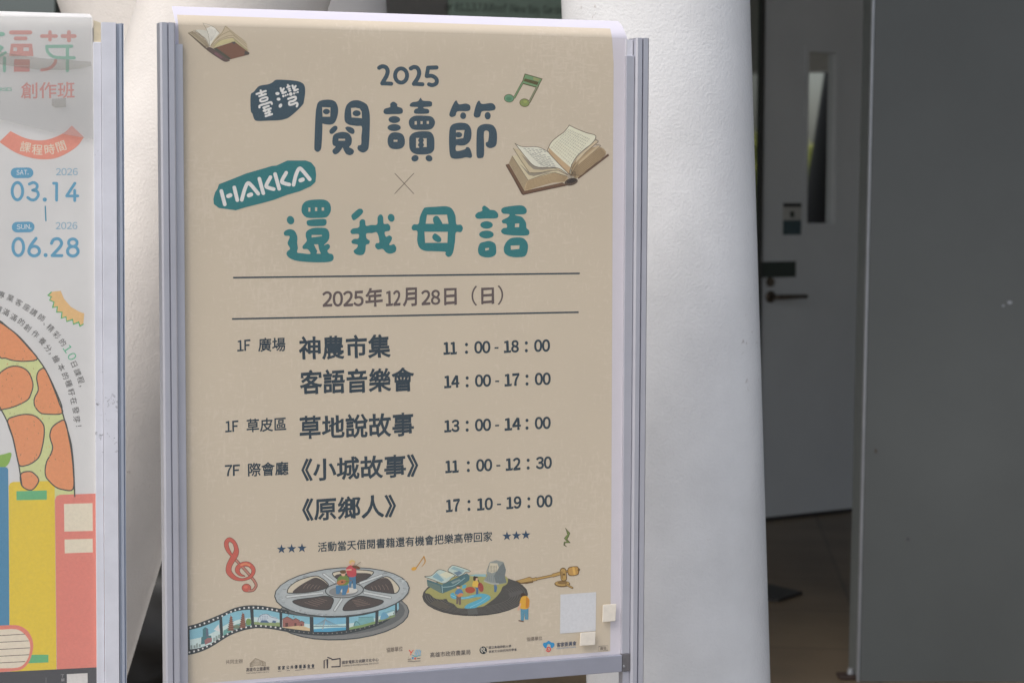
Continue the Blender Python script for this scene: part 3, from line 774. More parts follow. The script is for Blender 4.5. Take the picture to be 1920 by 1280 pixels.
a.poly([(180, 485), (400, 400), (620, 310), (900, 230), (1050, 185), (1120, 180), (1300, 97), (1600, 97), (1690, 130), (1755, 210), (1770, 330), (1758, 450), (1680, 520), (1500, 600), (1290, 660), (1080, 740), (900, 790), (620, 860), (455, 910), (180, 875), (95, 810), (88, 720), (115, 620), (155, 560)], TEAL)
for p in ([(218, 595), (275, 815)], [(430, 538), (480, 745)], [(840, 395), (905, 632)], [(1098, 318), (1165, 560)]): a.stroke(p, 60, WHT, False)
for p in ([(553, 740), (600, 570), (650, 468), (710, 505), (822, 640)], [(1022, 370), (952, 510), (1000, 545), (1075, 565)], [(1280, 297), (1208, 435), (1250, 470), (1330, 490)], [(1400, 495), (1440, 330), (1495, 228), (1555, 270), (1665, 405)]): a.stroke(p, 60, WHT)
for x, y in ((348, 672), (687, 660), (1532, 415)): a.stroke([(x - 18, y + 7), (x + 18, y - 7)], 68, WHT, False)
a.build()

DK = (57, 68, 76)
a = art('divider_lines')
for p in ([(740, 325), (776, 363.5)], [(776, 325), (740, 363.5)]): a.stroke(p, 1.3, (112, 100, 92), False, False)
a.stroke([(437, 520.5), (1087, 512.5)], 3.0, DK, False, False).stroke([(435, 597.8), (1085, 585.2)], 3.0, DK, False, False)
a.build()
a = art('date_lettering').T(380, 360, 2.2857)
for s, p, q, h in (('2025', (513, 492), (690, 489), 67), ('年', (697, 495), (773, 490), 82), ('12', (785, 488), (848, 486), 66), ('月', (858, 490), (918, 488), 80), ('28', (937, 485), (1018, 483), 65), ('日', (1035, 486), (1088, 484), 74), ('（', (1152, 488), (1176, 487), 86), ('日', (1194, 482), (1248, 480), 72), ('）', (1264, 484), (1288, 482), 84)):
    a.text(s, p, q, h, BRN, .004 if s in '（）' else .024)
a.build()
for s, p, q, h in (('1F', (207, 187), (287, 183), 67), ('廣場', (333, 190), (497, 186), 83), ('1F', (135, 672), (215, 668), 67), ('草皮區', (263, 674), (503, 662), 82), ('7F', (132, 936), (224, 932), 67), ('際會廳', (272, 938), (515, 928), 82)):
    art('place_lettering').T(380, 600, 3.2).text(s, p, q, h, DK, .016).build()
for s, p, q, h in (('神農市集', (577, 240), (1128, 226), 142), ('客語音樂會', (583, 446), (1268, 427), 145), ('草地說故事', (580, 716), (1268, 694), 142), ('《小城故事》', (592, 968), (1293, 938), 138), ('《原鄉人》', (597, 1207), (1160, 1180), 138)):
    art('programme_lettering').T(380, 600, 3.2).text(s, p, q, h, DK, .022).build()
for s, dx, y0, y1 in (('11001800', 0, 206, 189), ('14001700', 4, 407, 388), ('13001400', 4, 673, 652), ('11001230', 11, 916, 890), ('17101900', 15, 1150, 1120)):
    a = art('time_lettering').T(800, 600, 3.2)
    Y = lambda x: y0 + (y1 - y0) * (x - 100) / 640
    for t, x0, x1 in ((s[:2], 100, 184), (s[2:4], 286, 382), (s[4:6], 462, 553), (s[6:], 645, 740)):
        if t[0] != '1' and t[1] == '1': pass
        if t == '14' or t == '13': x1 += 8
        if t == '11': x1 -= 2
        a.text(t, (x0 + dx, Y(x0)), (x1 + dx, Y(x1)), 75, DK, .033)
    for x in (239, 598):
        for yy in (7, 53): a.ell(x + dx, Y(x) - yy - 3, 9, 10, DK)
    a.stroke([(407 + dx, Y(407) - 31), (431 + dx, Y(431) - 31)], 9, DK, False, False)
    a.build()
a = art('announcement_lettering').T(0, 0, 1)
a.text('活動當天借閱書籍還有機會把樂高帶回家', (596, 1034.6), (923, 1014), 18.6, DK, .013)
def star(x, y, r):
    a.poly([(x + r * (1 if i % 2 == 0 else .40) * sin(pi * i / 5), y - r * (1 if i % 2 == 0 else .40) * cos(pi * i / 5)) for i in range(10)], (62, 76, 95))
for x, y in ((527.8, 1029), (546.8, 1028), (566.2, 1027), (950.5, 1004.5), (968.2, 1003.5), (986, 1002.3)): star(x, y, 9.2)
a.build()

OUT = (96, 84, 74)
# ---- illustrations
a = art('book_illustration', 'drawing of a floating open book with red brown cover').T(345, 30, 13.47)
a.poly([(95, 435), (120, 425), (560, 790), (540, 840)], (105, 92, 82))
a.poly([(110, 425), (210, 390), (400, 520), (560, 640), (640, 800), (560, 790)], (158, 145, 124))
for k in range(5): a.stroke([(140 + 18 * k, 415 - 5 * k), (380 + 22 * k, 580 - 16 * k), (575 + 11 * k, 790)], 8, (128, 115, 98))
a.poly(smooth([(285, 360), (580, 380), (640, 560), (650, 780), (560, 600), (420, 480)], True, 3), (190, 184, 172)); a.outline([(285, 360), (420, 480), (560, 600), (640, 780)], 8, (120, 110, 100)) if False else None
a.stroke([(285, 362), (420, 478), (555, 590), (640, 770)], 9, (122, 112, 100)).stroke([(240, 365), (390, 480), (530, 600), (625, 770)], 8, (128, 116, 100))
a.poly([(485, 200), (640, 235), (780, 310), (890, 440), (760, 600), (665, 770), (635, 600), (590, 400)], (203, 197, 186))
a.stroke([(485, 200), (590, 390), (635, 600), (650, 760)], 9, (125, 114, 100)).stroke([(470, 180), (640, 235), (790, 315), (890, 430)], 8, (135, 124, 108))
for k in range(6): a.stroke([(600 + 40 * k, 290 + 18 * k), (650 + 26 * k, 480), (665 + 8 * k, 650 - 10 * k)], 5, (165, 160, 156), caps=False)
a.poly(smooth([(1040, 265), (1100, 280), (1240, 400), (1560, 660), (1600, 780), (1610, 900), (1280, 640), (900, 690), (740, 810), (660, 780), (760, 600), (930, 440)], True, 3), (178, 162, 138))
a.poly([(1240, 550), (1600, 850), (1610, 930), (1280, 660)], (165, 155, 122))
a.poly([(1240, 560), (1270, 650), (1130, 690), (860, 770), (740, 820), (760, 740), (900, 620)], (182, 170, 132))
for p in ([(1040, 260), (980, 400), (860, 540), (680, 750)], [(1160, 385), (960, 480), (800, 610), (690, 760)], [(1240, 490), (1080, 520), (870, 620), (700, 790)], [(1250, 550), (1060, 570), (880, 650), (740, 800)]): a.stroke(p, 9, (125, 112, 95))
for p in ([(1040, 260), (1300, 470), (1560, 660)], [(1160, 390), (1350, 550), (1580, 720)], [(1240, 490), (1400, 620), (1590, 790)], [(1245, 555), (1420, 720), (1610, 880)]): a.stroke(p, 8, (122, 110, 94))
a.poly([(740, 825), (1270, 650), (1655, 935), (1640, 980), (1120, 1115)], (118, 88, 76))
a.poly([(740, 825), (830, 815), (1190, 1080), (1120, 1120)], (84, 82, 74)); a.poly([(1200, 660), (1280, 650), (1310, 690), (1260, 730)], (92, 84, 82)); a.poly([(1540, 880), (1655, 935), (1640, 980), (1520, 990)], (88, 80, 76))
a.poly(smooth([(545, 830), (600, 800), (720, 820), (1130, 1100), (1120, 1150), (1030, 1160), (900, 1090), (660, 930)], True, 4), (98, 84, 80))
a.stroke([(800, 950), (940, 1050)], 60, (118, 88, 92), False)
a.build()

a = art('book_illustration', 'drawing of a large open book with written pages').T(935, 225, 8.532)
CB = (108, 84, 70)
a.poly([(115, 715), (165, 700), (415, 1135), (1020, 1000), (1100, 1050), (390, 1200), (365, 1185)], CB); a.stroke([(118, 725), (390, 1195), (1060, 1045)], 14, (88, 70, 62), False)
a.poly([(1265, 915), (1750, 540), (1770, 570), (1275, 948)], (100, 78, 68))
a.poly([(215, 575), (165, 690), (410, 1130), (470, 965)], (168, 150, 124))
for k in range(7): a.stroke([(208 - 7 * k, 590 + 15 * k), (462 - 8 * k, 985 + 20 * k)], 6, (128, 110, 90), False, False)
a.poly(smooth([(470, 965), (620, 910), (760, 860), (900, 840), (1040, 870), (1110, 920), (1050, 990), (850, 1010), (600, 1080), (415, 1130)], True, 3), (172, 150, 120))
for k in range(8): a.stroke([(466 - 6 * k, 985 + 18 * k), (640, 925 + 19 * k), (880, 862 + 18 * k), (1090 - 5 * k, 915 + 9 * k)], 6, (132, 110, 86))
a.poly(smooth([(1130, 870), (1180, 720), (1300, 560), (1470, 450), (1640, 440), (1715, 550), (1500, 730), (1260, 925), (1200, 905)], True, 3), (160, 138, 110))
for k in range(9): a.stroke([(1640 + 9 * k, 455 + 12 * k), (1430 + 10 * k, 580 + 22 * k), (1260 + 8 * k, 720 + 20 * k), (1150 + 13 * k, 890)], 7, (112, 94, 76))
a.poly([(215, 575), (310, 570), (500, 850), (700, 830), (900, 790), (1110, 900), (900, 842), (620, 912), (470, 968)], (190, 177, 150)); a.stroke([(215, 577), (470, 966), (620, 912), (760, 862), (900, 842), (1100, 905)], 8, OUT, False)
a.poly([(330, 700), (500, 850), (900, 800), (800, 840), (560, 900), (480, 880)], (140, 130, 116))
a.poly([(235, 455), (320, 470), (560, 740), (940, 760), (1110, 890), (960, 805), (750, 832), (490, 848)], (182, 167, 140)); a.stroke([(235, 455), (350, 640), (490, 845), (640, 850), (800, 815), (960, 805), (1100, 880)], 8, OUT, False)
a.poly([(350, 540), (540, 715), (760, 765), (940, 770), (700, 800), (560, 790), (480, 720)], (138, 128, 116))
a.poly(smooth([(260, 375), (330, 415), (420, 432), (600, 430), (720, 470), (800, 520), (1110, 870), (960, 775), (800, 760), (640, 757), (540, 715), (440, 600), (340, 470)], True, 4), (206, 200, 184)); a.stroke([(260, 375), (340, 480), (440, 605), (540, 715), (640, 757), (800, 760), (960, 775), (1110, 875)], 9, OUT).stroke([(260, 375), (330, 415), (420, 432), (600, 430), (720, 470), (800, 520)], 8, OUT)
for p in ([(1550, 320), (1590, 350), (1440, 480), (1230, 690), (1140, 870)], [(1560, 400), (1625, 420), (1450, 560), (1250, 730), (1160, 890)]): a.stroke(p, 9, OUT); 
a.poly([(1555, 330), (1585, 350), (1400, 510), (1230, 690), (1250, 600)], (188, 170, 144)); a.poly([(1580, 410), (1620, 425), (1420, 590), (1260, 730), (1300, 650)], (180, 160, 132))
a.poly(smooth([(1130, 85), (1240, 140), (1400, 205), (1550, 255), (1500, 370), (1350, 490), (1240, 600), (1170, 720), (1130, 870), (960, 700), (795, 510), (800, 440), (850, 350), (940, 270), (1050, 190)], True, 4), (208, 198, 178))
a.poly([(800, 440), (880, 520), (1010, 640), (1150, 760), (1130, 870), (960, 700), (795, 510)], (178, 152, 122))
a.stroke([(1130, 85), (1240, 140), (1400, 205), (1550, 255), (1500, 370), (1350, 490), (1240, 600), (1170, 720), (1130, 870)], 10, OUT).stroke([(1130, 85), (1050, 190), (940, 270), (850, 350), (800, 440), (793, 510), (960, 700), (1130, 870)], 10, OUT)
rr = random.Random(3)
for i in range(13):                              # handwriting on the right page
    for j in range(11):
        s_, t_ = (i + .7) / 14, (j + .5) / 11
        top = (1130 + 380 * s_ - 10, 130 + 165 * s_); bot = (830 + 360 * s_, 430 + 330 * s_)
        x, y = top[0] + (bot[0] - top[0]) * t_, top[1] + (bot[1] - top[1]) * t_ - 30 * sin(pi * t_) * .5
        L = rr.uniform(14, 27); a.stroke([(x, y), (x - L * .62, y + L * .75)], 7, (92, 88, 86) if t_ < .6 else (124, 104, 86), False, False, lift=1e-7)
for j in range(12):                              # and on the left page
    for i in range(6):
        x = 400 + 24 * j + i * (62 - 1.5 * j) ; y = 458 + 24 * j + i * (5 + .6 * j)
        if rr.random() < .9: a.stroke([(x, y), (x + rr.uniform(30, 50), y + rr.uniform(2, 7))], 6.5, (104, 100, 98), False, False, lift=1e-7)
a.ell(1160, 990, 108, 58, (88, 74, 66), -14).ell(1165, 975, 80, 36, (66, 58, 54), -14)
for k in range(6): a.stroke([(1140 + 18 * k, 800 + 6 * k), (1128 + 20 * k, 880), (1120 + 24 * k, 930)], 7, (90, 78, 66))
a.build()

GRN = (112, 138, 104); OG = (92, 84, 62)
a = art('music_note_illustration', 'green drawing of two joined music notes').T(930, 120, 14.22)
a.stroke([(710, 500), (490, 900)], 62, OG, False).stroke([(1115, 590), (890, 1020)], 62, OG, False).ell(348, 920, 136, 112, OG, 5).ell(762, 1038, 136, 112, OG, 5)
a.poly([(765, 258), (1242, 396), (1110, 648), (1060, 635), (680, 530)], OG)
a.poly([(782, 285), (1218, 408), (1098, 620), (1060, 610), (705, 508)], GRN, [[(770, 388), (1140, 486), (1098, 570), (735, 460)]])
a.stroke([(704, 510), (486, 900)], 34, GRN, False).stroke([(1106, 600), (886, 1015)], 34, (130, 130, 108), False).ell(348, 920, 120, 96, (104, 138, 112), 5).ell(762, 1038, 120, 96, (128, 136, 88), 5)
a.ell(340, 935, 70, 50, (88, 124, 98)).ell(780, 1010, 50, 35, (146, 150, 92)).poly([(1000, 360), (1180, 410), (1130, 470), (990, 430)], (140, 142, 100))
a.build()

RED, OR_ = (182, 98, 88), (98, 66, 58)
CL = [(520, 845, 8), (430, 815, 45), (375, 740, 80), (400, 660, 85), (500, 608, 85), (600, 612, 85), (685, 690, 72), (690, 780, 65), (620, 870, 50), (470, 917, 42), (320, 880, 75), (210, 770, 100), (207, 650, 100), (270, 520, 108), (340, 400, 105), (352, 300, 78), (310, 180, 66), (220, 115, 75), (160, 165, 78), (158, 250, 78), (200, 350, 66), (262, 435, 42)]
a = art('treble_clef_illustration', 'red drawing of a tilted treble clef').T(410, 1000, 10.667)
HK = [(330, 510), (500, 690), (640, 850), (722, 960), (748, 1040), (690, 1125), (590, 1142)]
for e, c in ((16, OR_), (0, RED)):
    if e: a.stroke([p[:2] for p in HK], 60, c)
    else: a.stroke([p[:2] for p in HK], 40, (172, 120, 108))
    a.ell(555, 1082, 85 + e * .6, 76 + e * .6, c)
    a.stroke([p[:2] for p in CL], [p[2] + e for p in CL], c)
a.stroke([(345, 300), (335, 400), (290, 480)], 40, (196, 124, 92)).stroke([(450, 625), (540, 600), (620, 630)], 36, (198, 128, 98)).stroke([(190, 700), (215, 780)], 30, (172, 84, 88), False).ell(545, 1065, 40, 32, (196, 112, 96))
a.build()
a = art('music_rest_illustration', 'small green rest sign').T(760, 980, 4)
G2 = (112, 124, 76)
a.poly([(1198, 33), (1237, 75), (1225, 105), (1215, 120), (1241, 150), (1202, 150), (1196, 160), (1216, 183), (1186, 166), (1189, 140), (1210, 138), (1189, 114), (1215, 85)], (84, 84, 58)); a.poly([(1208, 50), (1232, 77), (1218, 105), (1208, 120), (1230, 146), (1198, 146), (1190, 155), (1194, 143), (1216, 138), (1194, 114), (1220, 82)], G2)
a.build()
a = art('music_note_illustration', 'small orange music note').T(760, 980, 4)
a.ell(65, 342, 21, 13, (200, 150, 72), -15).stroke([(82, 335), (140, 250)], 8, (170, 128, 78), False).stroke([(139, 250), (148, 290), (122, 328)], [10, 9, 3], (176, 132, 78))
a.build()

# ---- film reel with its strip of town views
STL, STD, DRK = (166, 168, 168), (122, 122, 120), (74, 76, 78)
a = art('film_reel_illustration', 'drawing of a film reel with two musicians and a film strip')
a.T(500, 1040, 6.857)
a.ell(972, 770, 864, 322, (76, 78, 80), -3.4).ell(972, 768, 852, 310, (126, 124, 122), -3.4).ell(980, 755, 800, 270, (104, 104, 104), -3.4)
X = lambda p: (500 + p[0] / 6.857, 1040 + p[1] / 6.857)
J = lambda p: (340 + p[0] / 8.727, 1110 + p[1] / 8.727)
top = [J(p) for p in ((110, 547), (250, 510), (400, 455), (560, 390), (700, 330), (850, 260), (1000, 222), (1150, 208), (1300, 215), (1450, 235), (1600, 262), (1750, 297))] + [X(p) for p in ((300, 745), (500, 790), (800, 800), (1100, 785), (1400, 720), (1640, 600), (1720, 540))]
bot = [J(p) for p in ((110, 1022), (250, 990), (400, 935), (540, 860), (680, 770), (800, 700), (950, 640), (1100, 600), (1250, 582), (1400, 590), (1550, 610))] + [X(p) for p in ((200, 975), (400, 1008), (600, 1030), (800, 1033), (1000, 1018), (1200, 975), (1400, 918), (1550, 845), (1680, 730), (1705, 580))]
a.T(0, 0, 1); ts, bs = smooth(top, False, 4), smooth(bot, False, 4)
a.poly(ts + bs[::-1], DRK)
a.T(340, 1110, 8.727)
def sky_frame(q, c1=(132, 172, 184), c2=(186, 200, 202)):
    a.poly(q, c1); n_ = len(q) // 2
    m = [((x * .5 + q[-1 - i][0] * .5), (y * .5 + q[-1 - i][1] * .5)) for i, (x, y) in enumerate(q[:n_])]
    a.poly(m + q[n_:], c2)
sky_frame([(135, 612), (300, 572), (460, 515), (622, 445), (636, 740), (460, 850), (300, 905), (142, 930)])
a.poly([(530, 610), (610, 520), (630, 640)], (206, 212, 212))
a.poly([(322, 850), (328, 730), (352, 720), (350, 600), (390, 565), (440, 592), (446, 700), (490, 705), (498, 815)], (86, 118, 122)); a.poly([(400, 575), (440, 592), (446, 720), (405, 730)], (102, 110, 122)); a.poly([(380, 780), (430, 740), (500, 740), (500, 800), (390, 855)], (150, 110, 110))
for k, (x, y, h) in enumerate(((150, 925, 60), (200, 915, 50), (240, 905, 70), (285, 895, 50), (520, 800, 60), (560, 780, 70), (600, 750, 60))): a.poly([(x, y), (x, y - h), (x + 30, y - h - 6), (x + 34, y - 8)], (140, 150, 145))
sky_frame([(668, 400), (780, 345), (900, 308), (1010, 288), (1125, 280), (1142, 540), (1010, 560), (900, 600), (790, 650), (685, 712)])
a.poly([(690, 620), (900, 520), (1140, 470), (1142, 540), (1010, 560), (900, 600), (790, 650), (685, 712)], (112, 152, 146)); a.ell(1100, 480, 45, 55, (118, 140, 92)); a.ell(900, 560, 60, 30, (120, 128, 110))
for cx, y0, hh, W in ((815, 365, 230, 62), (1010, 320, 230, 66)):
    a.stroke([(cx - 12, y0), (cx - 10, y0 + 40)], 6, (116, 88, 80), False)
    for k in range(7):
        yy = y0 + 25 + k * hh / 7; ww = W * (.35 + .65 * k / 6)
        a.poly([(cx - ww * .7, yy), (cx + ww * .6, yy - 4), (cx + ww * .7, yy + 34), (cx - ww * .8, yy + 38)], (140, 102, 90)); a.stroke([(cx - ww, yy + 30), (cx, yy + 16), (cx + ww, yy + 22)], 11, (112, 84, 78))
sky_frame([(1180, 278), (1400, 288), (1605, 330), (1612, 555), (1400, 540), (1190, 520)])
a.poly([(1190, 480), (1610, 490), (1612, 555), (1400, 540), (1190, 520)], (138, 150, 110))
a.poly(smooth([(1230, 420), (1280, 410), (1290, 365), (1400, 348), (1480, 390), (1560, 410), (1580, 460), (1520, 490), (1440, 490), (1360, 470), (1280, 490)], True, 4), (186, 192, 202)); a.stroke([(1250, 480), (1290, 380), (1400, 352), (1470, 400), (1570, 420)], 9, (104, 116, 136))
for k in range(14): a.ell(1300 + (k % 5) * 28, 385 + (k // 5) * 30, 9, 7, (120, 132, 156))
a.poly([(1290, 490), (1310, 455), (1400, 455), (1440, 495)], (92, 108, 132)); a.poly([(1480, 490), (1500, 455), (1550, 465), (1545, 500)], (92, 108, 132))
a.T(500, 1040, 6.857)
sky_frame([(200, 745), (380, 775), (553, 795), (556, 975), (380, 955), (200, 930)])
a.poly([(200, 930), (380, 880), (556, 940), (556, 975), (380, 955)], (196, 172, 140))
for x, y, s_ in ((205, 820, 1), (330, 835, .75), (420, 860, .5)): a.poly([(x, y + 105 * s_), (x, y), (x + 60 * s_, y - 30 * s_), (x + 125 * s_, y + 5), (x + 125 * s_, y + 95 * s_)], (150, 104, 98)); a.stroke([(x - 4, y), (x + 60 * s_, y - 30 * s_), (x + 128 * s_, y + 5)], 8, (104, 84, 80), False); a.poly([(x + 35 * s_, y + 100 * s_), (x + 35 * s_, y + 50 * s_), (x + 70 * s_, y + 50 * s_), (x + 70 * s_, y + 98 * s_)], (98, 76, 74))
sky_frame([(600, 795), (810, 806), (1020, 800), (1020, 962), (810, 985), (605, 985)], (122, 166, 186), (178, 200, 206))
a.poly([(605, 950), (810, 935), (1020, 925), (1020, 962), (810, 985), (605, 985)], (92, 150, 178))
a.stroke([(600, 915), (1020, 912)], 9, (96, 108, 118), False, False).stroke([(755, 812), (720, 950)], 13, (150, 154, 158), False)
for k in range(6): a.stroke([(752, 825), (610 + 20 * k, 910)], 3, (120, 130, 138), False, False); a.stroke([(752, 825), (800 + 26 * k, 910)], 3, (120, 130, 138), False, False)
sky_frame([(1060, 795), (1240, 772), (1398, 735), (1395, 880), (1240, 925), (1062, 960)])
a.poly([(1062, 930), (1240, 880), (1395, 850), (1395, 880), (1240, 925), (1062, 960)], (126, 146, 104)); a.poly([(1115, 915), (1130, 850), (1170, 850), (1185, 800), (1370, 790), (1385, 850), (1230, 895)], (120, 158, 160)); a.stroke([(1120, 910), (1150, 850), (1200, 890)], 9, (88, 118, 122)).stroke([(1185, 800), (1375, 792)], 7, (84, 116, 120), False)
sky_frame([(1440, 712), (1560, 672), (1652, 630), (1650, 790), (1550, 825), (1435, 862)])
a.poly([(1440, 830), (1650, 760), (1650, 790), (1550, 825), (1435, 862)], (130, 142, 104)); a.poly(smooth([(1465, 830), (1475, 760), (1510, 730), (1550, 760), (1565, 800)], True, 4), (110, 150, 172)); a.stroke([(1530, 735), (1640, 712), (1630, 780)], 7, (110, 130, 130))
a.poly([(1675, 622), (1698, 605), (1700, 690), (1676, 715)], (140, 176, 188))
# perforations
a.T(0, 0, 1)
def perf(line, d, step, size, n0, n1, c):
    acc = 0; nxt = step * .4; k = 0
    for i in range(len(line) - 1):
        (x0, y0), (x1, y1) = line[i], line[i + 1]; l = hypot(x1 - x0, y1 - y0)
        while nxt <= acc + l:
            t = (nxt - acc) / l; ex, ey = (x1 - x0) / l, (y1 - y0) / l
            x, y = x0 + (x1 - x0) * t - ey * d, y0 + (y1 - y0) * t + ex * d
            if n0 <= k < n1:
                h = size / 2
                a.poly([(x - ex * h + ey * h, y - ey * h - ex * h), (x + ex * h + ey * h, y + ey * h - ex * h), (x + ex * h - ey * h, y + ey * h + ex * h), (x - ex * h - ey * h, y - ey * h + ex * h)], c)
            k += 1; nxt += step
        acc += l
perf(ts, 4.2, 9.0, 3.0, 0, 20, (208, 206, 204)); perf(ts, 4.2, 9.0, 2.2, 20, 24, (130, 126, 122))
perf(bs, -4.4, 9.0, 3.0, 0, 21, (204, 202, 200)); perf(bs, -4.0, 9.0, 2.2, 21, 46, (124, 120, 116))
a.T(500, 1040, 6.857)
a.ell(968, 475, 874, 318, (80, 80, 80), -3.6).ell(968, 473, 860, 304, (160, 163, 164), -3.6).ell(968, 478, 800, 268, STL, -3.6)
rr = random.Random(5)
for k in range(60):
    th = rr.uniform(0, 2 * pi); q = rr.uniform(.90, .97); x, y = 968 + 865 * q * cos(th), 475 + 310 * q * sin(th) - 55 * q * cos(th)
    a.stroke([(x, y), (x + rr.uniform(15, 50), y + rr.uniform(-12, 12))], 6, rr.choice(((140, 142, 142), (186, 188, 188), (128, 128, 126))), False)
BG_ = (192, 178, 160)
H = [([(265, 470), (300, 400), (420, 320), (600, 270), (690, 285), (795, 380), (720, 440), (500, 480), (300, 487)], [(335, 482), (400, 410), (540, 325), (650, 290), (790, 385), (700, 448), (480, 482)]),
     ([(845, 240), (900, 212), (1100, 188), (1330, 200), (1365, 240), (1190, 352), (1000, 345), (900, 300)], [(880, 262), (1000, 235), (1340, 240), (1190, 350), (1000, 345), (910, 300)]),
     ([(1270, 400), (1480, 290), (1580, 285), (1690, 390), (1700, 450), (1640, 492), (1450, 470), (1290, 440)], [(1272, 402), (1500, 292), (1600, 345), (1640, 470), (1620, 492), (1440, 468), (1290, 438)]),
     ([(335, 600), (400, 570), (600, 545), (760, 525), (855, 560), (840, 640), (790, 700), (600, 690), (430, 650)],) * 2,
     ([(1100, 560), (1210, 525), (1400, 560), (1500, 590), (1440, 640), (1250, 690), (1010, 712), (985, 680), (1030, 610)],) * 2]
for o_, i_ in H:
    s_ = smooth(o_, True, 4); a.poly(s_, (190, 178, 160) if o_ is not i_ else (86, 78, 76)); a.poly(smooth(i_, True, 4), (88, 80, 78)); a.outline(s_, 11, (70, 70, 70))
    cx, cy = sum(p[0] for p in i_) / len(i_), sum(p[1] for p in i_) / len(i_)
    for k in range(5):
        f_ = .75 - .13 * k; th0 = math.atan2((cy - 450) / .36, cx - 1000); rad = hypot(cx - 1000, (cy - 450) / .36) * (.75 + .1 * k)
        a.stroke([(1000 + rad * cos(th0 + d), 450 + .36 * rad * sin(th0 + d)) for d in (-.16, -.08, 0, .08, .16)], 6, (128, 110, 102))
a.ell(1000, 450, 252, 102, (84, 84, 84), -3).ell(1000, 450, 238, 90, (158, 160, 160), -3).ell(990, 465, 190, 66, (128, 128, 128), -3).ell(1060, 455, 110, 40, (190, 186, 180), -3)
for p in ([(735, 245), (875, 350)], [(1480, 258), (1205, 358)], [(262, 535), (720, 485)], [(1255, 482), (1590, 545)], [(965, 565), (875, 705)]): a.stroke(p, 36, (108, 108, 108), False).stroke(p, 24, (190, 191, 190), False)
SK = (202, 160, 136)
a.poly([(1065, 270), (1145, 265), (1150, 430), (1115, 435), (1103, 320), (1080, 420), (1055, 415)], (84, 116, 142)); a.poly(smooth([(1040, 150), (1075, 130), (1125, 135), (1150, 180), (1145, 270), (1055, 275), (1020, 190)], True, 3), (178, 82, 86))
a.ell(1098, 98, 34, 36, SK).poly(smooth([(1062, 105), (1065, 75), (1098, 60), (1132, 75), (1134, 95), (1100, 85), (1080, 110)], True, 3), (198, 168, 112)); a.stroke([(1020, 190), (1085, 188)], 16, SK, False).ell(1150, 155, 55, 20, (108, 78, 62), 15).stroke([(1130, 150), (1208, 88)], 5, (104, 84, 72), False)
a.poly([(1010, 400), (1055, 380), (1060, 480), (1020, 490)], (190, 140, 90))
a.poly([(888, 395), (1040, 368), (1055, 405), (1015, 512), (970, 512), (972, 420), (930, 500), (893, 500)], (82, 118, 148)); a.poly(smooth([(905, 320), (950, 265), (1025, 265), (1062, 325), (1030, 385), (920, 385)], True, 3), (112, 128, 76))
a.ell(985, 245, 26, 26, SK).ell(982, 215, 40, 24, (104, 84, 66)).ell(962, 348, 62, 32, (172, 112, 80), -14).ell(970, 345, 12, 10, (84, 60, 52)).stroke([(990, 345), (1090, 325)], 10, (130, 96, 74), False)
a.build()

# ---- record with a landscape, tone arm and a spectator
a = art('record_illustration', 'drawing of a vinyl record carrying a landscape, with a golden tone arm').T(780, 1030, 9.844)
a.ell(1092, 838, 976, 382, (62, 60, 60), -1.5).ell(1092, 832, 968, 374, (84, 80, 78), -1.5)
for k in range(14): a.stroke([(1092 + (945 - 22 * k) * cos(t), 832 + (360 - 10.5 * k) * sin(t)) for t in [-.5 + .1 * i for i in range(37)]], 6, (112, 106, 101) if k % 2 else (66, 64, 64), n=2)
a.poly([(250, 1000), (350, 930), (520, 960), (640, 1050), (560, 1090), (380, 1060)], (94, 88, 82)); a.poly([(950, 1090), (1120, 1085), (1150, 1190), (960, 1195)], (98, 96, 93)); a.poly([(1700, 800), (1950, 740), (1990, 800), (1740, 880)], (94, 90, 88))
a.poly(smooth([(170, 790), (250, 700), (500, 560), (900, 470), (1280, 450), (1660, 490), (1685, 620), (1600, 680), (1560, 770), (1480, 870), (1380, 950), (1250, 1040), (1100, 1065), (900, 1078), (770, 1070), (700, 1000), (600, 960), (560, 905), (480, 915), (350, 895), (250, 815)], True, 3), (154, 148, 98)); a.poly([(940, 480), (1100, 450), (1290, 450), (1290, 500)], (140, 168, 172))
BLU = (94, 156, 176)
a.poly(smooth([(640, 810), (700, 790), (740, 850), (900, 870), (1050, 830), (1200, 805), (1330, 830), (1380, 890), (1300, 960), (1150, 1040), (1080, 1075), (900, 1080), (940, 1010), (1100, 940), (1210, 890), (1200, 870), (1100, 875), (900, 910), (700, 905), (640, 870)], True, 3), BLU); a.stroke([(640, 830), (760, 880), (900, 888), (1060, 850)], 10, (142, 186, 196)).stroke([(1330, 860), (1200, 960), (1000, 1060)], 12, (124, 178, 194))
a.poly([(860, 650), (930, 640), (920, 700), (850, 720)], BLU); a.ell(1000, 742, 92, 60, (162, 84, 66))
a.poly([(200, 545), (480, 640), (940, 430), (990, 480), (985, 560), (860, 650), (490, 805), (440, 790), (210, 665)], (84, 108, 112)); a.poly([(200, 580), (440, 660), (480, 800), (210, 665)], (104, 118, 112)); a.stroke([(500, 690), (700, 660), (900, 520)], 14, (142, 164, 164)); a.stroke([(480, 660), (490, 790)], 12, (150, 168, 168), False); a.poly([(640, 600), (800, 540), (830, 560), (680, 630)], (126, 142, 140))
RF, RO = (176, 186, 178), (96, 92, 82)
for q in ([(590, 385), (640, 310), (700, 288), (850, 330), (995, 385), (985, 408), (920, 410), (860, 460), (770, 492), (680, 440)], [(155, 495), (270, 482), (340, 430), (400, 375), (465, 368), (560, 400), (720, 470), (660, 520), (600, 580), (520, 620), (440, 605), (300, 550)]):
    s_ = smooth(q, True, 3); a.poly(s_, RF); a.outline(s_, 11, RO)
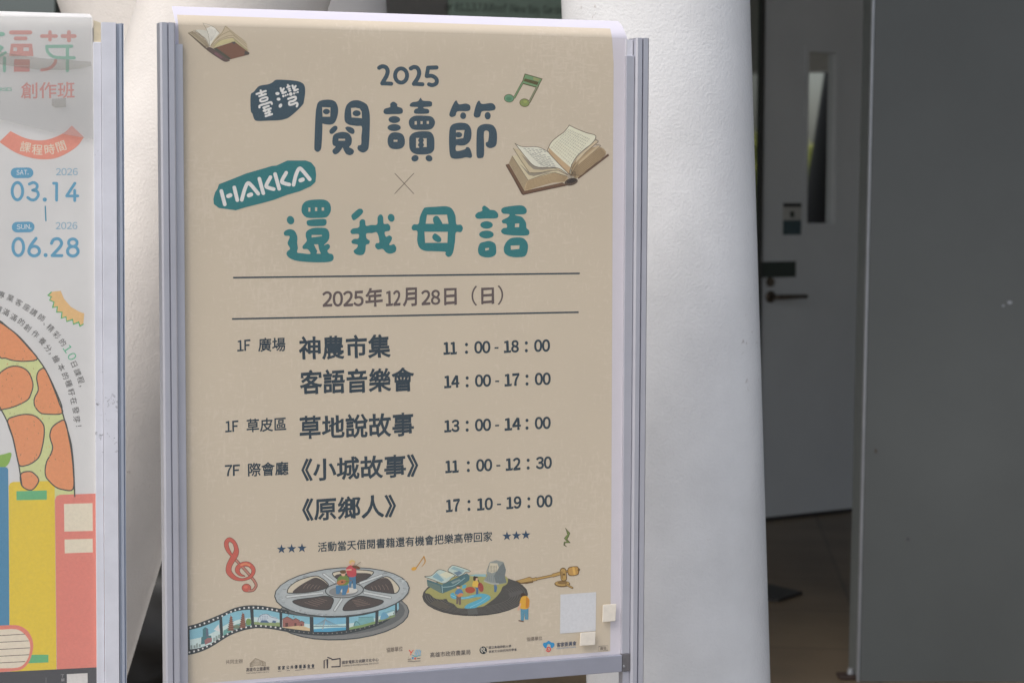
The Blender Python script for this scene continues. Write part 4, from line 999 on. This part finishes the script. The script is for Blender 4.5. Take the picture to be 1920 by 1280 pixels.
a.poly([(430, 460), (560, 400), (700, 460), (560, 530)], (196, 192, 170)); a.poly([(300, 500), (380, 420), (520, 560), (470, 590)], (132, 158, 166)); a.poly([(640, 350), (700, 310), (900, 380), (860, 420)], (140, 162, 164)); a.poly([(690, 420), (800, 390), (860, 430), (770, 485)], (110, 126, 138))
a.poly([(1300, 390), (1360, 230), (1480, 190), (1610, 225), (1660, 370), (1640, 480), (1672, 610), (1520, 640), (1300, 600), (1255, 555), (1310, 480)], (136, 138, 134)); a.poly([(1530, 330), (1615, 230), (1660, 370), (1640, 480), (1672, 610), (1480, 630), (1440, 480)], (112, 116, 116)); a.poly([(1320, 400), (1370, 245), (1500, 250), (1530, 330), (1490, 400), (1400, 430)], (188, 178, 158)); a.stroke([(1260, 575), (1400, 625), (1520, 628)], 26, (160, 158, 150))
for k in range(30): a.ell(1340 + (k % 6) * 28, 300 + (k // 6) * 25, 6, 8, (92, 88, 82))
for k in range(9): a.stroke([(1330 + k * 34, 470), (1310 + k * 40, 590)], 5, (108, 122, 128), False, False)
a.poly([(745, 850), (830, 850), (830, 1010), (790, 1015), (785, 900), (775, 1000), (742, 1000)], (112, 98, 92)); a.poly(smooth([(720, 790), (760, 730), (830, 725), (870, 790), (850, 830), (740, 820)], True, 3), (86, 122, 158)); a.ell(778, 692, 28, 28, SK).ell(785, 668, 42, 14, (90, 80, 66)).ell(815, 835, 55, 32, (190, 128, 88), -25)
a.poly([(1070, 680), (1150, 680), (1150, 815), (1105, 825), (1110, 720)], (84, 108, 138)); a.poly(smooth([(1040, 640), (1060, 580), (1110, 565), (1150, 600), (1150, 690), (1050, 680)], True, 3), (204, 168, 82)); a.ell(1108, 540, 30, 30, SK).ell(1080, 530, 26, 46, (72, 62, 58)).ell(1110, 508, 36, 16, (72, 62, 58)).ell(1195, 690, 50, 88, (150, 78, 72), -14).stroke([(1150, 560), (1180, 650)], 14, (96, 68, 60), False)
a.poly([(1440, 650), (1480, 640), (1500, 700), (1480, 780), (1445, 780)], (88, 112, 140)); a.ell(1462, 655, 16, 18, (110, 120, 140))
a.T(900, 1040, 9.145)
GLD, GD = (170, 138, 88), (104, 82, 58)
a.poly([(610, 440), (850, 370), (912, 398), (910, 470), (800, 490), (690, 490)], GD); a.poly([(630, 440), (845, 380), (900, 402), (895, 445), (700, 475)], GLD)
for q in ([(900, 425), (975, 405)], [(960, 410), (1260, 348)], [(1240, 350), (1390, 308)], [(1480, 282), (1540, 268)]):
    k = 62 if q[0][0] == 900 else 46 if q[0][0] == 960 else 64 if q[0][0] == 1240 else 44
    a.stroke(q, k, GD, False, False).stroke(q, k - 18, GLD, False, False)
a.ell(1410, 492, 135, 56, GD).ell(1410, 484, 120, 44, GLD).ell(1412, 470, 84, 30, (128, 102, 70)).stroke([(1480, 505), (1585, 560)], 34, GD, False).stroke([(1480, 505), (1580, 557)], 18, GLD, False)
a.stroke([(1425, 270), (1438, 395)], 112, GD, False).stroke([(1425, 275), (1435, 392)], 88, GLD, False).stroke([(1400, 290), (1412, 390)], 26, (138, 110, 74), False).ell(1440, 330, 20, 18, GD)
a.poly(smooth([(1515, 215), (1640, 190), (1690, 215), (1688, 330), (1560, 358), (1505, 320)], True, 4), GD); a.poly(smooth([(1525, 225), (1640, 202), (1678, 222), (1675, 322), (1565, 345), (1518, 312)], True, 4), (176, 136, 82)); a.stroke([(1600, 220), (1620, 320)], 40, (198, 158, 92), False).ell(1695, 250, 20, 26, GD)
a.poly(smooth([(690, 700), (710, 655), (755, 650), (790, 690), (760, 720), (715, 720)], True, 3), (76, 64, 60)); a.stroke([(700, 820), (655, 935)], 28, SK, False)
a.poly([(695, 915), (830, 908), (828, 1105), (772, 1105), (765, 980), (748, 1135), (700, 1130)], (92, 134, 154)); a.poly(smooth([(690, 770), (720, 712), (800, 700), (845, 760), (850, 800), (825, 915), (695, 915), (705, 830), (680, 820)], True, 3), (206, 154, 66)); a.poly([(790, 710), (845, 760), (830, 905), (780, 910)], (184, 122, 56)); a.stroke([(670, 1122), (740, 1135)], 22, (110, 88, 78), False)
a.build()

# ---- footer
a = art('footer_lettering', 'small organiser names and emblems along the foot')
FT, FL = (84, 80, 84), (116, 104, 96)
a.T(420, 1200, 6.194)
a.text('共同主辦', (20, 275), (218, 262), 50, FL, .006)
a.text('高雄市立圖書館', (258, 362), (527, 345), 46, (92, 84, 84), .014).text('Kaohsiung Public Library', (260, 390), (525, 372), 19, (104, 94, 92), .01)
for p in ([(303, 306), (302, 266), (364, 206), (482, 250), (484, 298)], [(306, 306), (364, 288), (420, 284), (484, 298)], [(420, 284), (420, 244), (450, 250), (450, 290)]): a.stroke(p, 4, (132, 118, 104), False, False)
for k in range(6): a.stroke([(304, 272 + 6 * k), (364, 216 + 12 * k), (480, 256 + 7 * k)], 3, (140, 126, 110), False, False)
a.text('客家公共傳播基金會', (625, 342), (1050, 314), 46, (62, 64, 72), .022, .35)
for p in ([(625, 357), (665, 353)], [(728, 350), (765, 346)], [(825, 346), (935, 334)], [(968, 328), (1050, 322)]): a.stroke(p, 5, (98, 88, 90), False, False)
for p in ([(1163, 318), (1163, 232), (1200, 216), (1200, 315)], [(1205, 195), (1252, 213)], [(1255, 222), (1348, 208), (1348, 300), (1252, 305)]): a.stroke(p, 13, (72, 66, 72), False)
a.text('國家電影及視聽文化中心', (1370, 275), (1795, 240), 40, FT, .012).text('TAIWAN FILM & AUDIOVISUAL INSTITUTE', (1370, 303), (1795, 270), 17, FT, .008)
a.T(0, 0, 1); a.text('協辦單位', (724.5, 1222.3), (755, 1219.6), 9.2, FL, .006)
a.T(740, 1180, 8)
a.text('高雄市政府農業局', (533, 415), (1137, 370), 78, (88, 82, 82), .004)
a.text('國立高雄師範大學', (1410, 285), (1747, 262), 40, FT, .01).text('客家文化研究所所學會', (1412, 346), (1832, 312), 38, FT, .01)
a.ell(1328, 305, 55, 57, (58, 62, 64)).ell(1385, 256, 8, 8, (58, 62, 64)).ring(1335, 285, 16, 14, 9, (200, 190, 176)).stroke([(1300, 268), (1296, 310), (1318, 340)], 10, (200, 190, 176)).stroke([(1322, 318), (1345, 312), (1362, 335)], 10, (200, 190, 176)).stroke([(1300, 300), (1322, 296)], 8, (200, 190, 176), False)
YR, YB = (200, 92, 76), (120, 168, 196)
a.stroke([(220, 306), (246, 342)], 15, YR, False).stroke([(280, 300), (250, 340), (238, 376)], [8, 14, 12], YR)
for p in ([(300, 365), (325, 300)], [(322, 375), (348, 298)], [(350, 378), (370, 298)], [(378, 372), (389, 312)]): a.stroke(p, 11, YB, False)
a.stroke([(252, 370), (310, 395), (400, 378)], [4, 16, 3], (84, 158, 170)); a.text('客', (256, 441), (288, 439), 36, (84, 140, 180), .03).text('家', (294, 447), (324, 444), 36, (200, 96, 88), .03)
for p, wd in (([(196, 440), (246, 436)], 10), ([(336, 428), (386, 424)], 10), ([(196, 475), (386, 464)], 8), ([(196, 458), (260, 452)], 4), ([(200, 410), (214, 409)], 4)): a.stroke(p, wd, (110, 100, 96), False, False)
a.T(760, 980, 4)
a.text('指導單位', (910, 886), (1027, 877), 31, FL, .006).text('客家委員會', (1135, 930), (1283, 915), 33, (84, 86, 98), .02).text('HAKKA AFFAIRS COUNCIL', (1136, 945), (1281, 932), 10, (98, 126, 160), .006)
a.poly(smooth([(1033, 915), (1036, 898), (1058, 893), (1075, 881), (1094, 893), (1114, 898), (1119, 915), (1104, 934), (1090, 932), (1088, 915), (1075, 905), (1063, 915), (1060, 932), (1047, 935)], True, 4), (64, 132, 176))
a.stroke([(1058, 955), (1075, 963), (1088, 950), (1082, 932), (1068, 932), (1063, 944), (1074, 950)], 8, (196, 84, 84))
a.outline([(1450, 924), (1520, 917), (1518, 954), (1450, 959)], 2, FL).text('廣告', (1460, 953), (1509, 948), 24, FL, .006)
a.poly([(1163, 535), (1431, 517), (1427, 808), (1160, 828)], (192, 190, 193))
a.build()

def pad(q, label):
    uv = [A.uv(*p, .0045) for p in q]
    o = plate('adhesive_pad', A, uv, .0044, .0056, M_foam, None, .0006)
    return tag(o, label, 'adhesive pad', 'cream foam pads stuck on the beige poster cover')
pad([(1130, 1133), (1155.5, 1131), (1153.5, 1163.5), (1129, 1165.5)], 'cream square foam pad on the white right border of the beige poster')
pad([(1088, 1185.5), (1116.5, 1183), (1115.5, 1208), (1086.5, 1210)], 'cream square foam pad above the small print of the beige poster')

# ------------------------------------------------------------------ the left stand with the course poster
B = Sheet(radians(13), 2.67)
PW = .0102
PROF2 = [(0, -.014), (0, PW - .0006), (.0006, PW), (.0178, PW), (.0186, .0045), (.0204, .0045), (.0210, .008), (.0228, .0102), (.0248, .0102), (.0262, .008), (.0266, .0104), (.0272, .0104), (.0272, -.014)]
tl_, vtp = B.uv(190, 42, PW); bl_ = line_u(B, (190, 42), (197, 1280), FOOT, PW)
stand2 = empty('poster_stand', B.xyz(tl_ - .3, 0), 'scuffed white aluminium poster stand at the left side, holding the course poster', 'poster stand', 'aluminium poster stands')
def prism2(name, prof, top, bot, mats, parent, fm):
    o = prism(name, B, prof, top, bot, mats[0], parent)
    for m in mats[1:]: o.data.materials.append(m)
    return o
post2 = prism('post', B, PROF2[:4] + [(.0178, -.014)], (tl_, vtp), (bl_, FOOT), M_alu_white, stand2)
prism('post_bead', B, [(.0179, -.013), (.0186, .0045), (.0204, .0045), (.0210, .008), (.0228, .0102), (.0248, .0102), (.0262, .008), (.0266, .0106), (.0272, .0106), (.0272, -.013)], (tl_, vtp - .001), (bl_, FOOT), M_alu_bead, post2)
prism('post', B, PROF2, (tl_ - .64, vtp), (bl_ - .64, FOOT), M_alu_white, stand2)
fw2 = .006
f_t, f_v = B.uv(174.5, 79, fw2); f_b = line_u(B, (174.5, 79), (181.5, 1280), FOOT, fw2)
vlow = B.uv(180, 1330, fw2)[1]
f_m = line_u(B, (174.5, 79), (181.5, 1280), vlow, fw2); t_m = line_u(B, (190, 42), (197, 1280), vlow, PW); t_t = line_u(B, (190, 42), (197, 1280), f_v, PW)
plate('side_channel', B, [(f_t, f_v), (t_t - .0004, f_v), (t_m - .0004, vlow), (f_m, vlow)], -.006, fw2, M_alu_white, stand2, .0007)
plate('channel_liner', B, [(f_t + .001, vtp + .003), (t_t - .0006, vtp), (t_t - .0006, f_v - .03), (f_t + .001, f_v - .03)], -.005, .001, M_cream, stand2)
plate('bottom_rail', B, [(f_t - .60, vlow + .03), (f_m - .001, vlow + .03), (f_m - .001, vlow), (f_t - .60, vlow)], -.012, .005, M_alu_white, stand2)
plate('backing_board', B, [(f_t - .60, B.uv(100, 50, 0)[1]), (f_t + .002, B.uv(100, 50, 0)[1]), (f_m + .002, vlow + .03), (f_t - .60, vlow + .03)], -.0045, -.0015, M_board, stand2)
for u_ in (tl_, tl_ - .64): plate('foot', B, [(u_ - .012, FOOT), (u_ + .035, FOOT), (u_ + .035, .005), (u_ - .012, .005)], -.2, .2, M_alu_dark, stand2, .003)
def film2(x, y): return .0035 + .0006 * sin(x * .05 + y * .013) + .0004 * sin(y * .04)
row_grid('clear_cover', B, [(-110, 28, 173.5, 32.5), (-110, 120, 174.5, 124), (-110, 300, 176, 300), (-110, 700, 178.5, 700), (-110, 1310, 182.5, 1300)], M_cover_old, stand2, film2, 0, 30)
curl2 = lambda x, y: -.02 * max(0, (28 + x * .028 - y) / 6) ** 1.4
poster2 = row_grid('course_poster', B, [(-110, 18, 168, 26.5), (-110, 21, 170.5, 29.5), (-110, 24.5, 173, 33), (-110, 200, 176, 200), (-110, 700, 180, 700), (-110, 1320, 183, 1305)], M_paper_grey, None, curl2, 0, 24)
tag(poster2, 'pale course poster with dates, curved text and colourful books, cut by the left frame edge', 'poster')
def art2(name, label=None): return Art(name, B, poster2, 1e-4, GAIN2, HAZE2, label)
GAIN2, HAZE2 = (.66, .65, .64), (.065, .064, .062)
PK, MG = (212, 142, 130), (122, 180, 156)
a = art2('course_title_lettering', 'pale red and green title characters').T(0, 30, 5.8167)
for p, wd, c in (([(455, 222), (612, 222)], 38, PK), ([(545, 178), (545, 262)], 38, PK), ([(682, 222), (815, 222)], 42, PK), ([(752, 178), (752, 270)], 42, PK), ([(510, 335), (780, 332)], 36, MG), ([(735, 335), (735, 598)], 36, MG), ([(120, 182), (330, 182)], 44, PK), ([(170, 247), (280, 247)], 40, PK)): a.stroke(p, wd, c, False)
a.stroke([(510, 340), (522, 395), (580, 445), (680, 458), (810, 458)], 34, MG).stroke([(455, 590), (540, 572), (590, 530), (607, 490)], 34, (208, 128, 116))
a.poly([(120, 305), (350, 305), (365, 440), (100, 440)], PK, [rect(145, 345, 185, 385), rect(255, 345, 315, 385)]).poly([(155, 475), (325, 475), (322, 610), (150, 610)], (206, 130, 118)).stroke([(160, 545), (315, 545)], 12, (226, 168, 156), False)
a.stroke([(50, 460), (48, 600)], 34, MG, False).stroke([(-60, 470), (60, 400)], 30, MG, False).poly([(-40, 310), (10, 320), (45, 345), (0, 400), (-40, 400)], MG).ell(15, 200, 40, 24, MG)
a.text('創作班', (228, 905), (816, 897), 178, (210, 132, 120), .012).text('COURSES', (-118, 824), (132, 820), 38, MG, .03)
a.build()
a = art2('dates_lettering', 'blue course dates with a red arched banner').T(0, 220, 7.11)
a.poly(smooth([(140, 185), (300, 265), (450, 305), (600, 305), (750, 260), (870, 195), (955, 110)], False, 4) + smooth([(1118, 265), (1040, 375), (920, 465), (760, 540), (600, 562), (430, 545), (250, 490), (120, 420), (-10, 330)], False, 4), (208, 140, 124))
for ch, x, y, r in (('課', 340, 400, 10), ('程', 497, 435, 3), ('時', 660, 430, -7), ('間', 812, 388, -19)): a.char(ch, x, y, 150, r, (222, 196, 178), .008)
B1, B2 = (98, 148, 174), (132, 164, 182)
a.stroke([(212, 742), (375, 740)], 140, B1, False).text('SAT.', (220, 768), (380, 766), 65, (205, 214, 216), .004).text('2026', (745, 775), (1036, 773), 95, B2, .002)
def ring(x, y, rx, ry, wd): a.ring(x, y, rx, ry, wd, B1)
ring(232, 985, 70, 115, 40); a.stroke([(390, 890), (450, 870), (495, 905), (482, 955), (435, 972)], 38, B1).stroke([(435, 972), (495, 990), (510, 1040), (470, 1095), (415, 1100), (370, 1070)], 38, B1).ell(597, 1097, 28, 28, B1)
a.stroke([(715, 880), (755, 882)], 38, B1, False).stroke([(755, 882), (754, 1105)], 38, B1, False).stroke([(998, 880), (888, 1048)], 38, B1, False).stroke([(888, 1050), (1038, 1048)], 36, B1, False).stroke([(995, 975), (996, 1110)], 38, B1, False)
a.stroke([(603, 1187), (612, 1378)], 18, (88, 138, 160), False)
a.T(0, 320, 4); a.stroke([(128, 424), (219, 422)], 80, B1, False).text('SUN.', (125, 440), (235, 438), 37, (205, 214, 216), .004).text('2026', (417, 440), (580, 438), 53, B2, .002)
ring(137, 573, 40, 64, 23); a.stroke([(270, 508), (228, 565), (216, 603)], 23, B1); ring(256, 603, 40, 36, 23); a.ell(342, 633, 15, 15, B1)
a.stroke([(386, 545), (402, 517), (440, 512), (462, 540), (447, 575), (392, 635)], 23, B1).stroke([(390, 637), (464, 637)], 22, B1, False); ring(546, 540, 32, 28, 22); ring(546, 604, 40, 36, 23)
a.build()
a = art2('pencil_shaving_illustration', 'orange pencil shaving with green zigzag rim').T(0, 320, 4)
zz = [(625, 1150), (600, 1165), (590, 1135), (550, 1150), (545, 1115), (500, 1130), (495, 1095), (460, 1105), (465, 1060), (425, 1060), (430, 1020), (395, 1025), (405, 985), (372, 970), (385, 945), (360, 935), (385, 910)]
a.poly([(385, 908), (455, 900), (480, 960), (530, 1020), (590, 1055), (632, 1070)] + zz, (228, 172, 124)).stroke(zz, 8, (96, 164, 112), False)
a.build()
TX = (104, 102, 100)
a = art2('curved_lettering', 'two lines of grey text following the arch').T(0, 520, 4)
for ch, x, y, r in zip('專業客座講師、精彩的10日課程，', (10, 78, 140, 200, 252, 310, 330, 378, 425, 470, 508, 540, 555, 580, 605, 600), (130, 155, 190, 225, 262, 303, 350, 380, 432, 488, 535, 592, 650, 712, 768, 815), (20, 24, 28, 30, 33, 36, 38, 43, 48, 52, 56, 62, 66, 70, 73, 75)):
    g_ = ch in '10'; a.char(ch, x, y, 84 if g_ else 55, r, (104, 170, 136) if g_ else TX, .004)
for ch, x, y, r in zip('穫滿滿的創作養分，繪本的種籽在發芽！', (-12, 45, 103, 160, 207, 265, 318, 360, 372, 420, 460, 490, 515, 535, 553, 568, 575, 590), (238, 262, 300, 335, 378, 425, 478, 530, 572, 612, 675, 738, 795, 860, 925, 995, 1062, 1113), (24, 28, 31, 35, 39, 43, 48, 52, 55, 60, 64, 67, 70, 73, 76, 79, 82, 84)):
    a.char(ch, x, y, 55, r, TX, .004)
a.build()
a = art2('patterned_arch_illustration', 'green arch with orange patches, drawn in crayon')
oc = [(-20, 596), (0, 604), (15, 614), (34, 629), (53.5, 650), (71.7, 673), (85.8, 694), (101, 725), (115, 758.6), (117, 772.7), (130.6, 820), (135, 844), (138, 879.5), (140, 930)]
ic = [(-20, 730), (0, 764), (13, 789), (24, 820), (30.4, 850), (35.6, 873.6), (41, 910)]
a.poly(oc + [(100, 935), (42, 915)] + ic[::-1], (190, 194, 142))
OP, LN = (214, 142, 104), (88, 88, 84)
def patch(pts):
    s_ = smooth(pts, True, 4); a.poly(s_, OP); a.outline(s_, 16, LN)
a.T(0, 580, 7.11)
patch([(-60, 150), (120, 250), (240, 355), (380, 510), (500, 655), (350, 690), (180, 680), (80, 650), (-20, 600)])
patch([(-30, 920), (60, 800), (180, 755), (300, 775), (390, 850), (440, 1000), (410, 1130), (360, 1210), (200, 1290), (60, 1325), (-30, 1310)])
patch([(605, 802), (540, 800), (500, 850), (490, 930), (510, 1070), (460, 1180), (462, 1280), (530, 1370), (620, 1393), (828, 1382), (790, 1250), (720, 1060)])
a.T(0, 740, 6.737)
patch([(95, 330), (190, 270), (330, 245), (450, 270), (540, 360), (560, 450), (545, 600), (500, 770), (420, 850), (330, 890), (245, 888), (205, 740), (160, 540)])
patch([(822, 330), (740, 345), (660, 410), (630, 500), (640, 570), (665, 660), (640, 750), (590, 840), (570, 950), (580, 1030), (620, 1085), (700, 1160), (800, 1195), (925, 1185), (925, 940), (900, 700), (870, 540)])
patch([(262, 1000), (370, 965), (440, 1000), (490, 1085), (400, 1200), (280, 1150)])
rr = random.Random(9)
for k in range(170):
    x, y = rr.uniform(30, 880), rr.uniform(-900, 1050)
    px, py = x / 6.737, 740 + y / 6.737
    if inside((px, py), oc + [(100, 935), (42, 915)] + ic[::-1]): a.stroke([(x, y), (x + rr.uniform(-14, 14), y + rr.uniform(5, 22))], rr.uniform(3, 7), rr.choice(((150, 124, 92), (200, 150, 96), (122, 112, 92), (196, 128, 92))), False)
a.T(0, 0, 1); a.stroke(oc, 2.4, LN).stroke(ic, 2.4, LN)
a.build()
a = art2('books_illustration', 'flat drawing of blue, yellow and red books with a leaf')
YL, RD, GG = (212, 182, 76), (204, 128, 116), (106, 166, 122)
a.T(0, 740, 6.737).poly(smooth([(-40, 790), (60, 745), (140, 730), (135, 800), (90, 890), (-40, 970)], True, 4), (134, 166, 90))
a.T(0, 0, 1)
def rbook(x0, x1, yl, yr, xb0, xb1, yb, r, c):
    a.poly([(x0, yl + r), (x0 + r * .3, yl + r * .3), (x0 + r, yl), (x1 - r, yr), (x1 - r * .3, yr + r * .3), (x1, yr + r), (xb1, yb), (xb0, yb)], c)
rbook(-30, 15.3, 876, 875, -30, 18, 1185, 5, (88, 132, 160)); rbook(16.3, 102.5, 903, 901, 18, 106, 1262, 8, YL); rbook(103.2, 196, 927, 924.5, 106.5, 200, 1258, 9, RD)
a.poly([(30.8, 920.3), (87.8, 918.7), (87.8, 936), (31, 937.2)], GG).poly([(120, 944.2), (173.4, 942.7), (174, 994.6), (120.7, 995.8)], (216, 198, 178)).poly([(121, 1010.8), (173.7, 1009.3), (174, 1034.8), (121.4, 1036.6)], (216, 198, 178))
a.T(0, 1140, 7.385); a.poly([(390, 640), (670, 638), (670, 745), (390, 757)], GG)
a.poly(smooth([(-150, 240), (0, 236), (200, 229), (300, 252), (400, 330), (460, 480), (440, 640), (380, 770), (290, 845), (180, 865), (0, 880), (-150, 885)], True, 4), (205, 128, 114)).poly(smooth([(-150, 295), (0, 292), (220, 286), (330, 345), (400, 440), (418, 540), (390, 680), (320, 780), (220, 820), (0, 828), (-150, 832)], True, 4), (214, 196, 178))
for p in ([(-60, 379), (345, 353)], [(-60, 470), (398, 446)], [(-60, 569), (415, 543)], [(-60, 663), (405, 638)], [(-60, 755), (350, 733)]): a.stroke(p, 9, (104, 92, 86), False, False)
a.poly([(-600, 910), (0, 880), (1352, 812), (1356, 1300), (-600, 1300)], (84, 84, 86)).stroke([(637, 955), (637, 1050)], 5, (130, 130, 130), False, False)
a.char('了', 866, 930, 50, -2, (150, 148, 148)).char('解', 870, 988, 50, -2, (150, 148, 148))
a.poly([(925, 908), (1212, 893), (1216, 1180), (929, 1190)], (196, 192, 188))
a.build()
vs = [B.pt(x / 5.8167, 30 + y / 5.8167, .0052) for x, y in [(-600, 360), (-100, 372), (0, 385), (150, 420), (320, 445), (520, 470), (700, 468), (830, 490), (990, 500), (1000, 545), (900, 570), (760, 590), (600, 592), (400, 585), (200, 560), (0, 530), (-600, 510)]]
o = add_mesh('tape_strip', vs, [tuple(reversed(range(len(vs))))], M_tape, stand2); o['label'] = 'torn strip of dirty clear tape across the pale title'
vs = [B.pt(x / 5.8167, 30 + y / 5.8167, .0052) for x, y in [(565, 905), (718, 895), (720, 995), (600, 1000), (562, 975)]]
o = add_mesh('tape_patch', vs, [tuple(reversed(range(len(vs))))], M_tape, stand2); o['label'] = 'small square of old glue'

vs = [B.pt(x, y, .0047) for x, y in [(-105, 29), (172, 33.5), (175.2, 262), (95, 247), (0, 224), (-105, 200)]]  # added translucent sheet with a slanted edge, standing in for glare on the cover
o = add_mesh('glare_patch', vs, [tuple(reversed(range(len(vs))))], M_glare, stand2); o['label'] = 'added grey haze sheet imitating glare over the top of the course poster, cut on a slant'
# ------------------------------------------------------------------ lettering of the directory sign
vs, fs = [], []
def sign_line(body, pa, pb, hpx):
    (s0, z0), (s1, z1) = on_facade(*pa, .05), on_facade(*pb, .05); hz = on_facade(pa[0], pa[1] - hpx, .05)[1] - z0
    x = 0; pl = []
    for ch in body:
        if ch == ' ': x += .28; continue
        pl.append((ch, x)); x += glyph(ch)[0]
    for ch, ox in pl:
        cs = glyph(ch)[1]
        for o_ in [q for q in cs if area(q) > 0]:
            loops = [o_] + [h for h in cs if area(h) <= 0 and inside(h[0], o_)]
            flat = [q for l in loops for q in l]; k = len(vs)
            for u_, v_ in flat:
                t_ = (ox + u_) / x
                vs.append(P0 + E * (s0 + (s1 - s0) * t_) + N * .0505 + Vector((0, 0, z0 + (z1 - z0) * t_ + hz * v_ / .75)))
            for t in tessellate_polygon([[Vector((p[0], p[1], 0)) for p in l] for l in loops]):
                if len(set(t)) == 3: fs.append(tuple(k + i for i in t))
sign_line('or B1,1,3,7,8,Roof (New Bay Garden', (834, 20), (1062, 27), 15)
add_mesh('sign_lettering', vs, fs, M_signtext, sg)

bpy.data.objects.remove(_to); bpy.data.curves.remove(_tc)
